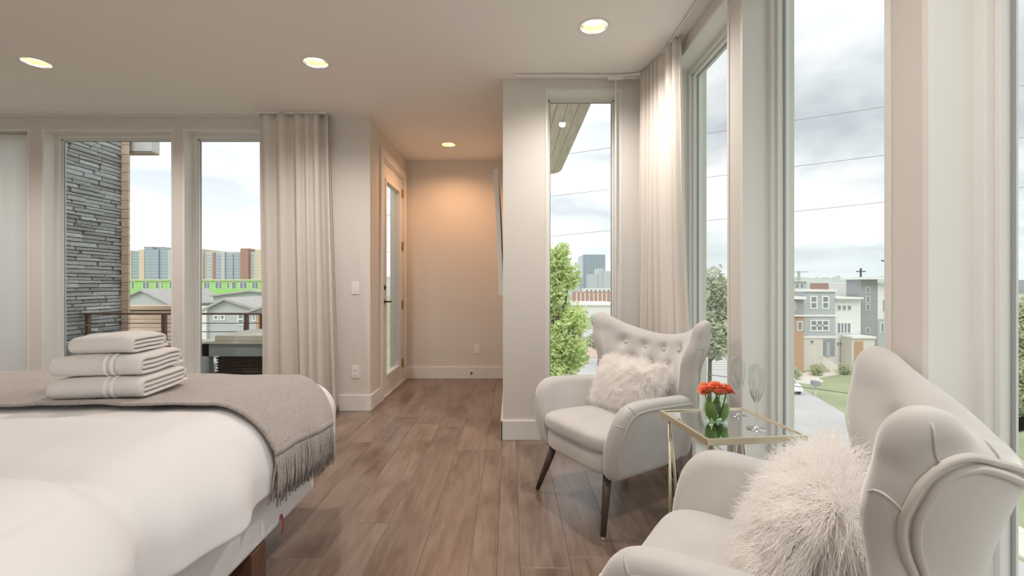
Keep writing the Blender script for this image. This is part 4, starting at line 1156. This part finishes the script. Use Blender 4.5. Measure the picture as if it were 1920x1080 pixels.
tree('round bright green tree rising behind the white town house', tx, d, GZ, 10, [blob(*b, d, GZ, tx, d) for b in ((1583, 548, 20, 14), (1598, 546, 14, 10), (1568, 552, 12, 9), (1583, 566, 20, 16))], M_lf_far, 4000, .32, 12)
d = 60; tx = PX(1122, d)
tree('small dark green tree on the far lawn beyond the narrow window', tx, d, GZ, 8, [blob(*b, d, GZ, tx, d) for b in ((1122, 600, 16, 14), (1112, 640, 14, 16), (1128, 612, 14, 14))], M_lf_sage, 2500, .28, 14)
for i, (px, py, dd, lab) in enumerate(((1488, 672, 52, 'bare brownish shrub in front of the dark slate house'), (1530, 690, 54, 'low shrub at the left of the porch steps of the grey town house'), (1583, 676, 55, 'dark clipped shrub at the right of the porch steps'), (1616, 668, 55, 'slim dark green shrub by the white town house'))):
    tx = PX(px, dd); gz = GZ
    tree(lab, tx, dd, GZ, 2, [(0, 0, .8, .8, .8), (.5, .2, .6, .6, .6)], (M_lf_sage, M_lf_olive)[i % 2], 900, .12, 30 + i, name='shrub')

# houses ------------------------------------------------------------------
def far_window(parent, x0, x1, y, z0, z1, nx=1, nz=1, fr=.10, proud=.06):
    """framed window on a facade facing the viewer, one pane child per light"""
    w = MB().box(x0 - fr, x1 + fr, y - proud, y - .002, z0 - fr, z0).box(x0 - fr, x1 + fr, y - proud, y - .002, z1, z1 + fr).box(x0 - fr, x0, y - proud, y - .002, z0, z1).box(x1, x1 + fr, y - proud, y - .002, z0, z1)
    for k in range(1, nx): c = lerp(x0, x1, k / nx); w.box(c - fr / 2, c + fr / 2, y - proud, y - .002, z0, z1)
    for k in range(1, nz): c = lerp(z0, z1, k / nz); w.box(x0, x1, y - proud, y - .002, c - fr / 2, c + fr / 2)
    o = w.build('window', M_winf, parent)
    for i in range(nx):
        for k in range(nz):
            MB().box(lerp(x0, x1, i / nx) + .01, lerp(x0, x1, (i + 1) / nx) - .01, y - .03, y - .001, lerp(z0, z1, k / nz) + .01, lerp(z0, z1, (k + 1) / nz) - .01).build('pane', M_win, o)
    return o
def pw(parent, d, x0, y0, x1, y1, nx=1, nz=1, fr=.08): return far_window(parent, PX(x0, d), PX(x1, d), d, PZ(y1, d), PZ(y0, d), nx, nz, fr)
def wallbox(parent, m, d, x0, x1, ytop, ybot=None, depth=9, name='wall', front=0.0):
    z0 = GZ if ybot is None else PZ(ybot, d)
    return MB().box(PX(x0, d), PX(x1, d), d - front, d + depth, z0, PZ(ytop, d)).build(name, m, parent)
c_grey = mat('slate_siding', (.46, .49, .51), .7); c_dgrey = mat('dark_siding', (.33, .34, .35), .7); c_white = mat('pale_render', (.78, .77, .75), .8)  # both greys are lightened to paint in the distance haze
c_lime = mat('pale_brick', (.68, .65, .59), .85); c_brick = mat('orange_brick', (.52, .33, .22), .85); c_trim = mat('house_trim', (.82, .82, .80), .7); c_roof = mat('grey_shingle', (.50, .475, .46), .9, nscale=2, namt=.2)
d = 58.0
t = empty('town_house', (0, 0, 0), label='grey three storey town house with white trim bands across the street', cat='house')
wallbox(t, c_grey, d, 1507, 1566, 546, 632); wallbox(t, c_lime, d, 1507, 1566, 634, None, name='ground_floor')
wallbox(t, c_trim, d, 1506, 1567, 543, 547, name='parapet', front=.2); wallbox(t, c_trim, d, 1506, 1567, 590, 593.5, name='trim_band', front=.12); wallbox(t, c_trim, d, 1506, 1567, 630, 634, name='trim_band', front=.12)
pw(t, d, 1521, 557, 1530, 577, 1, 2, .16); pw(t, d, 1543, 557, 1552, 577, 1, 2, .16); pw(t, d, 1521, 602, 1552, 619, 3, 2, .16); pw(t, d, 1519, 638, 1525, 644)
wallbox(t, c_dgrey, d, 1543, 1565, 636, 668, depth=.1, name='entry_panel', front=.04)  # flat dark grey panel round the front door, slightly proud of the wall
MB().box(PX(1548, d), PX(1555, d), d - .14, d - .05, PZ(668, d), PZ(642, d)).build('front_door', c_grey, t)
for k in range(5): MB().box(PX(1538, d), PX(1562, d), d - .4 * (5 - k), d - .4 * (4 - k) - .005, GZ, GZ + .20 * (k + 1)).build('porch_step', M_walk, t)
MB().tube([(PX(1538.5, d), d - 1.95, GZ + 1.1), (PX(1538.5, d), d - .1, GZ + 1.95)], .03, 6).tube([(PX(1538.5, d), d - 1.9, GZ), (PX(1538.5, d), d - 1.9, GZ + 1.12)], .03, 6).build('hand_rail', c_trim, t)
t = empty('town_house', (0, 0, 0), label='white town house with three small square windows under its flat roof', cat='house')
wallbox(t, c_white, d + .3, 1566, 1614, 560, None); wallbox(t, c_trim, d, 1565, 1616, 557, 560.5, name='parapet', front=.3)
for a in (1570, 1579.5, 1589): pw(t, d + .3, a, 573, a + 6, 581)
pw(t, d + .3, 1570, 606, 1594, 624, 4, 1, .12); pw(t, d + .3, 1569, 642, 1577, 647, 2, 1); pw(t, d + .3, 1583, 642, 1587, 648)
t = empty('town_house', (0, 0, 0), label='dark grey tower like town house with a column of slim windows', cat='house')
wallbox(t, c_dgrey, d + .6, 1614.5, 1645, 524, None, depth=2.6); wallbox(t, c_trim, d + .6, 1608, 1668, 519.5, 524, name='flat_roof', front=1.0, depth=3)
for a, b in ((539, 549), (556, 567), (571, 582), (615, 624)): pw(t, d + .6, 1624, a, 1630, b, 1, 1, .05)
wallbox(t, c_lime, d - 2, 1597, 1640, 634, None, depth=1.8, name='garage_front'); wallbox(t, c_brick, d - 2, 1601, 1618, 640, None, depth=.2, name='garage_door', front=.05); wallbox(t, c_trim, d - 2, 1596, 1641, 631, 634.5, depth=1.9, name='garage_roof', front=.2)
t = empty('town_house', (0, 0, 0), label='white upper storey town house beside the wide wall between windows', cat='house')
wallbox(t, c_white, d + .6, 1645.5, 1705, 532, 598); wallbox(t, c_grey, d + .6, 1645.5, 1705, 598, None, name='lower_wall'); pw(t, d + .6, 1655, 563, 1662, 584, 1, 1, .12); wallbox(t, c_trim, d + .6, 1645, 1706, 530, 533, name='parapet', front=.2)
pw(t, d + .6, 1652, 606, 1662, 622, 2, 1, .1)
t = empty('town_house', (0, 0, 0), label='dark slate house with white fascia and orange brick base', cat='house')
wallbox(t, c_dgrey, d - 1.5, 1440, 1507, 561, 592, depth=3); wallbox(t, c_brick, d - 1.5, 1440, 1507, 592, None, depth=3, name='brick_base'); wallbox(t, c_trim, d - 1.5, 1438, 1507, 556, 561, name='fascia', front=.5, depth=3); wallbox(t, c_white, d - 2.6, 1466, 1483, 583, 636, depth=1.1, name='side_bay'); pw(t, d - 1.5, 1484, 566, 1490, 580); pw(t, d - 1.5, 1496, 604, 1503, 618, 1, 1, .1)
wallbox(t, c_trim, d - 1.5, 1438, 1507, 590.5, 593, name='trim_band', front=.3, depth=3)
# further off at the right
def block(label, d, x0, x1, ytop, m, cat='building', floors=0, cols=0, name='office_block', roof=None, depth=14, wm=None, inset=.18):
    t = empty(name, (0, 0, 0), label=label, cat=cat); wallbox(t, m, d, x0, x1, ytop, None, depth)
    if roof: wallbox(t, roof, d, x0 - .8, x1 + .8, ytop - 1.2, ytop, depth=depth + .5, name='roof', front=.4)
    ws, hs_ = (x1 - x0) / max(cols, 1), 0
    return t
t = block('long grey flat roofed block on the horizon above the dark slate house', 120, 1462, 1512, 528, c_grey, roof=c_trim)
for k in range(4): pw(t, 120, 1474 + k * 9, 532, 1479 + k * 9, 540, 1, 1, .1)
block('red roofed long building on the horizon behind the round green tree', 140, 1575, 1612, 531, mat('red_roof', (.46, .28, .24), .8), roof=c_trim)
o = MB().grid(lambda u, v: (lerp(-260, 420, u), 420 + 40 * v, lerp(GZ, 8.5 + 3.5 * noise.noise(Vector((u * 60, 1, 0))) + 2 * noise.noise(Vector((u * 190, 4, 0))), v)), 400, 6).build('hill', M_hill, smooth=True); struct(o)
t = empty('tower_crane', (PX(1498, 200), 200, GZ), label='distant construction crane on the horizon over the roofs', cat='crane')
MB().box(-.4, .4, -.4, .4, 0, PZ(508, 200) - GZ).build('mast', c_grey, t); MB().box(-3.2, 4, -.25, .25, PZ(510.5, 200) - GZ, PZ(509, 200) - GZ).build('jib', c_grey, t)
for (px, yt, dd, lab) in ((1614, 503, 90, 'wooden utility pole beyond the dark grey town house'), (1664, 483, 70, 'wooden utility pole beside the wide wall between the windows')):
    t = empty('utility_pole', (PX(px, dd), dd, GZ), label=lab, cat='utility pole')
    MB().tube([(0, 0, 0), (0, 0, PZ(yt, dd) - GZ)], .17, 8).build('pole', M_bark, t); MB().box(-.9, .9, -.08, .08, PZ(yt + 6, dd) - GZ - .1, PZ(yt + 6, dd) - GZ + .1).build('crossarm', M_bark, t)
t = block('long pale grey building with dark roof band behind the olive tree', 95, 1868, 1990, 545, c_white)
wallbox(t, mat('slate_band', (.36, .36, .42), .7), 95, 1866, 1992, 525, 545, depth=16, name='roof', front=.8)
t = block('low pale house with siding behind the sage green tree', 50, 1300, 1420, 652, c_white, roof=c_roof, depth=6)
for k in range(9): wallbox(t, c_trim, 50, 1300, 1420, 655 + k * 4.4, 656.3 + k * 4.4, depth=.1, name='siding_course', front=.05)
# the skyline beyond the narrow window
M_tower = mat('tower_glass', (.30, .36, .43), .25); M_tower2 = mat('tower_pale', (.52, .56, .60), .5)
t = empty('skyscraper', (0, 0, 0), label='tall blue grey glass office tower on the skyline', cat='building')
dt = 420
wallbox(t, M_tower, dt, 1092.5, 1135, 479, None, depth=30); wallbox(t, M_tower, dt, 1094, 1134, 477.3, 479, depth=28, name='crown')
for k in range(8): wallbox(t, M_tower2, dt, 1093 + k * 5.6, 1093.8 + k * 5.6, 482, 545, depth=.5, name='mullion', front=.3)
t = empty('office_block', (0, 0, 0), label='pale stepped office block in front of the glass tower', cat='building')
wallbox(t, M_tower2, dt - 60, 1108, 1128, 514, None, depth=20); wallbox(t, M_tower2, dt - 62, 1123, 1131, 503, None, depth=20, name='stair_tower'); wallbox(t, M_tower2, dt - 64, 1131, 1156, 508, None, depth=20, name='wing')
t = empty('apartment_building', (0, 0, 0), label='low red brick building with white piers below the skyline', cat='building')
db = 210
wallbox(t, mat('rose_brick', (.50, .30, .26), .85), db, 1078, 1160, 547, None); wallbox(t, c_white, db, 1096, 1160, 541, 547.5, name='top_storey')
for k in range(10): wallbox(t, c_white, db, 1080 + k * 8, 1082 + k * 8, 549, 569, depth=.5, name='pier', front=.3)
for k in range(7): pw(t, db, 1099 + k * 8, 543, 1102.5 + k * 8, 547, 1, 1, .05)
t = empty('warehouse', (0, 0, 0), label='long low white warehouse beneath the red brick building', cat='building')
wallbox(t, c_white, 150, 1060, 1165, 572, None, depth=25); wallbox(t, c_trim, 150, 1059, 1166, 570, 573, depth=26, name='roof', front=.4)
flat('car_park', M_road, [G(1070, 632), G(1190, 632), G(1190, 618), G(1070, 618)], GZ, GZ + .09)
flat('plaza', mat('brick_paving', (.58, .44, .36), .9), [G(1070, 672), G(1190, 672), G(1190, 642), G(1070, 642)], GZ, GZ + .12)
t = empty('garden_shed', (PX(1089, 62), 62, GZ), label='small white gabled shed beside the lime green tree', cat='shed')
MB().add([(-.55, 0, 0), (.55, 0, 0), (.55, 0, 1.5), (-.1, 0, 2.1), (-.55, 0, 1.4), (-.55, 2, 0), (.55, 2, 0), (.55, 2, 1.5), (-.1, 2, 2.1), (-.55, 2, 1.4)], [(0, 1, 2, 3, 4), (9, 8, 7, 6, 5), (0, 5, 6, 1), (1, 6, 7, 2), (2, 7, 8, 3), (3, 8, 9, 4), (4, 9, 5, 0)]).build('wall', mat('bright_white', (.85, .85, .84), .6), t)
MB().box(.0, .35, -.04, -.002, 0, 1.1).build('door', c_trim, t)

M_wire = mat('weathered_wire', (.30, .31, .32), .6)
# power lines crossing the sky
for pts, lab in ((((1085, 283), (1310, 250), (1470, 222), (1668, 196)), 'uppermost overhead power line crossing the cloudy sky'), (((1030, 366), (1310, 332), (1470, 310), (1668, 287)), 'middle overhead power line crossing the cloudy sky'),
                 (((1030, 441), (1310, 415), (1470, 395), (1668, 375)), 'lowest overhead power line crossing the cloudy sky')):
    (xa, ya), (xb, yb) = pts[0], pts[-1]
    # straight span between a pole far down the street and one beside the house
    sl = (yb - ya) / (xb - xa); x0, x1 = 700, 2300
    A = (PX(x0, 34), 34, PZ(ya + sl * (x0 - xa), 34)); Bp = (PX(x1, 19), 19, PZ(ya + sl * (x1 - xa), 19))
    n = 24; P = [(lerp(A[0], Bp[0], k / n), lerp(A[1], Bp[1], k / n), lerp(A[2], Bp[2], k / n) - .10 * math.sin(PI * k / n)) for k in range(n + 1)]
    tag(MB().tube(P, .015, 5).build('power_line', M_wire), lab, 'power line')
A = (PX(1290, 30), 30, PZ(697, 30)); Bp = (PX(1640, 30), 30, PZ(744, 30))
tag(MB().tube([A, Bp], .03, 5).build('street_cable', M_cable), 'low dark cable strung across above the street', 'cable')

# parked car and post box
def car(label, x, y, rz, m):
    t = empty('car', (x, y, GZ + .05), rz, label=label, cat='car')
    prof = [(-2.1, .35), (-2.1, .75), (-1.95, .92), (-1.2, .98), (1.25, .95), (2.0, .80), (2.1, .55), (2.1, .35)]
    def ext(pr, w0, inset):
        mb = MB(); n = len(pr)
        for s, k in ((-1, inset), (-1, 0), (1, 0), (1, inset)):
            for a, b in pr: mb.v.append((a * (1 - k * .03), s * (w0 - k * .08), b - (k * .03 if b > .7 else 0)))
        for r in range(3):
            for i in range(n): j = (i + 1) % n; mb.f.append((r * n + i, r * n + j, (r + 1) * n + j, (r + 1) * n + i))
        mb.f.append(tuple(range(n))); mb.f.append(tuple(3 * n + i for i in reversed(range(n)))); return mb
    ext(prof, .9, 1).build('body', m, t, bevel=.05)
    ext([(-1.55, .95), (-1.1, 1.42), (.35, 1.45), (1.05, .96)], .78, 1).build('cabin', m, t, bevel=.04)
    mb = MB()
    for s in (-1, 1): mb.add([(-1.3, s * .785, 1.0), (-1.0, s * .74, 1.36), (.28, s * .74, 1.38), (.8, s * .785, 1.0)], [(0, 1, 2, 3)])
    mb.build('side_windows', M_win, t)
    for xx, x2 in ((-1.58, -1.13), (1.09, .39)):
        MB().add([(xx, -.70, 1.0), (xx, .70, 1.0), (x2 + (.0 if xx < 0 else .02), .62, 1.40), (x2 + (.0 if xx < 0 else .02), -.62, 1.40)], [(0, 1, 2, 3)]).build('windscreen', M_win, t)
    for sx in (-1.3, 1.3):
        for sy in (-.82, .82): MB().tube([(sx, sy - .1, .33), (sx, sy + .1, .33)], .33, 16).build('wheel', M_black, t)
    for sy in (-.65, .65): MB().box(2.02, 2.1, sy - .15, sy + .15, .60, .72).build('head_lamp', M_winf, t)
    return t
gx, gy = G(1484, 738)
car('white hatchback parked at the kerb across the street', gx, gy + 1.2, math.radians(-100), mat('car_white', (.82, .82, .82), .25))
gx, gy = G(1529, 742)
t = empty('letter_box', (gx, gy, GZ), label='grey letter box on a post beside the lawn across the street', cat='letter box')
MB().box(-.06, .06, -.06, .06, 0, 1.0).build('post', c_lime, t); MB().box(-.28, .28, -.35, .35, 1.0, 1.45).build('box', c_dgrey, t, bevel=.05)

# beyond the balcony ---------------------------------------------------------
t = empty('apartment_building', (0, 0, 0), label='building under construction wrapped in bright green sheathing', cat='building')
M_sheath = mat('green_sheathing', (.36, .68, .20), .8); dg = 120
wallbox(t, M_sheath, dg, 150, 640, 526, None, depth=16); wallbox(t, mat('pale_parapet', (.62, .62, .42), .8), dg, 150, 640, 523.5, 526.5, depth=17, name='parapet', front=.3)
for a, b in ((247, 252), (268, 280), (292, 298), (303, 306), (318, 326), (383, 393), (404, 416), (426, 430), (435, 443), (450, 463), (473, 484)): pw(t, dg, a, 529, b, 541, 2 if b - a > 8 else 1, 1, .12)
for a, b in ((386, 396), (410, 420)): pw(t, dg, a, 553, b, 560, 1, 1, .12)
def high_rise(label, d, x0, x1, yt, parts):
    t = empty('high_rise', (0, 0, 0), label=label, cat='building')
    for (a, b, yt_, m, fwd) in parts: wallbox(t, m, d, a, b, yt_, None, depth=22, front=fwd)
    return t
M_cream = mat('cream_panel', (.70, .58, .44), .8); M_teal = mat('teal_glazing', (.30, .42, .44), .3); M_steel = mat('blue_grey_glazing', (.34, .42, .50), .3); M_rbrick = mat('dull_red_brick', (.42, .24, .20), .85); M_pgrey = mat('pale_grey_panel', (.56, .57, .57), .8)  # haze is worked into these lightened far colours
dh = 190
t = high_rise('cream and blue grey high rise apartments seen past the stone wall', dh, 243, 340, 466, [(240, 340, 470, M_pgrey, 0), (250, 264, 472, M_teal, .8), (264, 274, 468, M_cream, 1), (274, 290, 465, M_steel, .8), (290, 302, 468, M_steel, 1.4), (302, 318, 465, M_steel, .8), (318, 345, 468, M_pgrey, 1), (243, 250, 470, M_cream, 1)])
wallbox(t, c_dgrey, dh, 270, 286, 462.5, 466, depth=8, name='roof_plant'); wallbox(t, c_dgrey, dh, 293, 306, 463, 468, depth=8, name='roof_plant')
for px0, px1, pr in ((251, 263, .86), (275, 289, .86), (303, 317, .86), (291, 301, 1.46)):
    for k in range(9): wallbox(t, M_pgrey, dh, px0, px1, 472 + k * 5.6, 473.2 + k * 5.6, depth=.4, name='floor_slab', front=pr)
t = high_rise('pale grey high rise with red brick bays beyond the green building', dh, 375, 520, 470, [(368, 525, 472, M_pgrey, 0), (376, 383, 467, M_cream, 1), (400, 405, 474, M_rbrick, .6), (418, 424, 472, M_pgrey, 1), (440, 452, 475, M_steel, .5), (454, 469, 466, M_rbrick, 1.3), (480, 525, 468, M_cream, .8), (405, 418, 476, M_steel, .4), (424, 438, 476, M_steel, .4)])
for px0, px1, pr in ((385, 399, .06), (406, 417, .46), (425, 437, .46), (441, 451, .56), (470, 479, .06), (482, 489, .86)):
    for k in range(8): wallbox(t, M_pgrey if pr > .1 else c_grey, dh, px0, px1, 478 + k * 5.6, 479.5 + k * 5.6, depth=.4, name='floor_slab', front=pr)
def gable_house(label, d, x0, x1, yeave, yridge, m, ridge_px=None, depth=9, wins=()):
    t = empty('house', (0, 0, 0), label=label, cat='house')
    a, b = PX(x0, d), PX(x1, d); r = PX(ridge_px, d) if ridge_px else (a + b) / 2; ze, zr = PZ(yeave, d), PZ(yridge, d)
    MB().add([(a, d, GZ), (b, d, GZ), (b, d, ze), (r, d, zr), (a, d, ze), (a, d + depth, GZ), (b, d + depth, GZ), (b, d + depth, ze), (r, d + depth, zr), (a, d + depth, ze)], [(0, 1, 2, 3, 4), (9, 8, 7, 6, 5), (0, 5, 6, 1), (1, 6, 7, 2), (4, 9, 5, 0)]).build('wall', m, t)
    e = .35; ov = .4; mb = MB()
    for (p, q) in (((a - e, ze - e * (zr - ze) / max(.1, r - a)), (r, zr)), ((r, zr), (b + e, ze - e * (zr - ze) / max(.1, b - r)))):
        mb.add([(p[0], d - ov, p[1] + .02), (q[0], d - ov, q[1] + .02), (q[0], d + depth + ov, q[1] + .02), (p[0], d + depth + ov, p[1] + .02), (p[0], d - ov, p[1] + .24), (q[0], d - ov, q[1] + .24), (q[0], d + depth + ov, q[1] + .24), (p[0], d + depth + ov, p[1] + .24)], [(0, 3, 2, 1), (4, 5, 6, 7), (0, 1, 5, 4), (1, 2, 6, 5), (2, 3, 7, 6), (3, 0, 4, 7)])
    mb.build('roof', c_roof, t)
    for wdw in wins: pw(t, d, *wdw)
    return t
c_lgrey = mat('light_grey_siding', (.50, .52, .53), .8)
t = gable_house('grey gabled house with small white framed windows beyond the balcony', 42, 390, 478, 580, 563, c_lgrey, 424, wins=((403, 592, 408, 598, 1, 1, .12), (415, 592, 420, 598, 1, 1, .12), (448, 590, 456, 607, 1, 2, .12)))
wallbox(t, c_white, 42, 375, 391, 574, None, depth=5, name='side_wall', front=.3)
t = gable_house('grey house with a wide low roof behind the gabled house', 62, 400, 560, 556, 547, c_grey, 470)
t = gable_house('narrow grey house with a red door at the right of the gabled house', 39, 470, 545, 586, 576, c_lgrey, 500, wins=((463.5 + 12, 588, 478, 600, 1, 1, .1),))
MB().box(PX(481, 39), PX(486, 39), 38.9, 39, PZ(628, 39), PZ(588, 39)).build('door', c_brick, t)
t = gable_house('pale house with a broad grey hipped roof beyond the cedar wall', 60, 205, 320, 572, 546, c_lgrey, 268, depth=12)
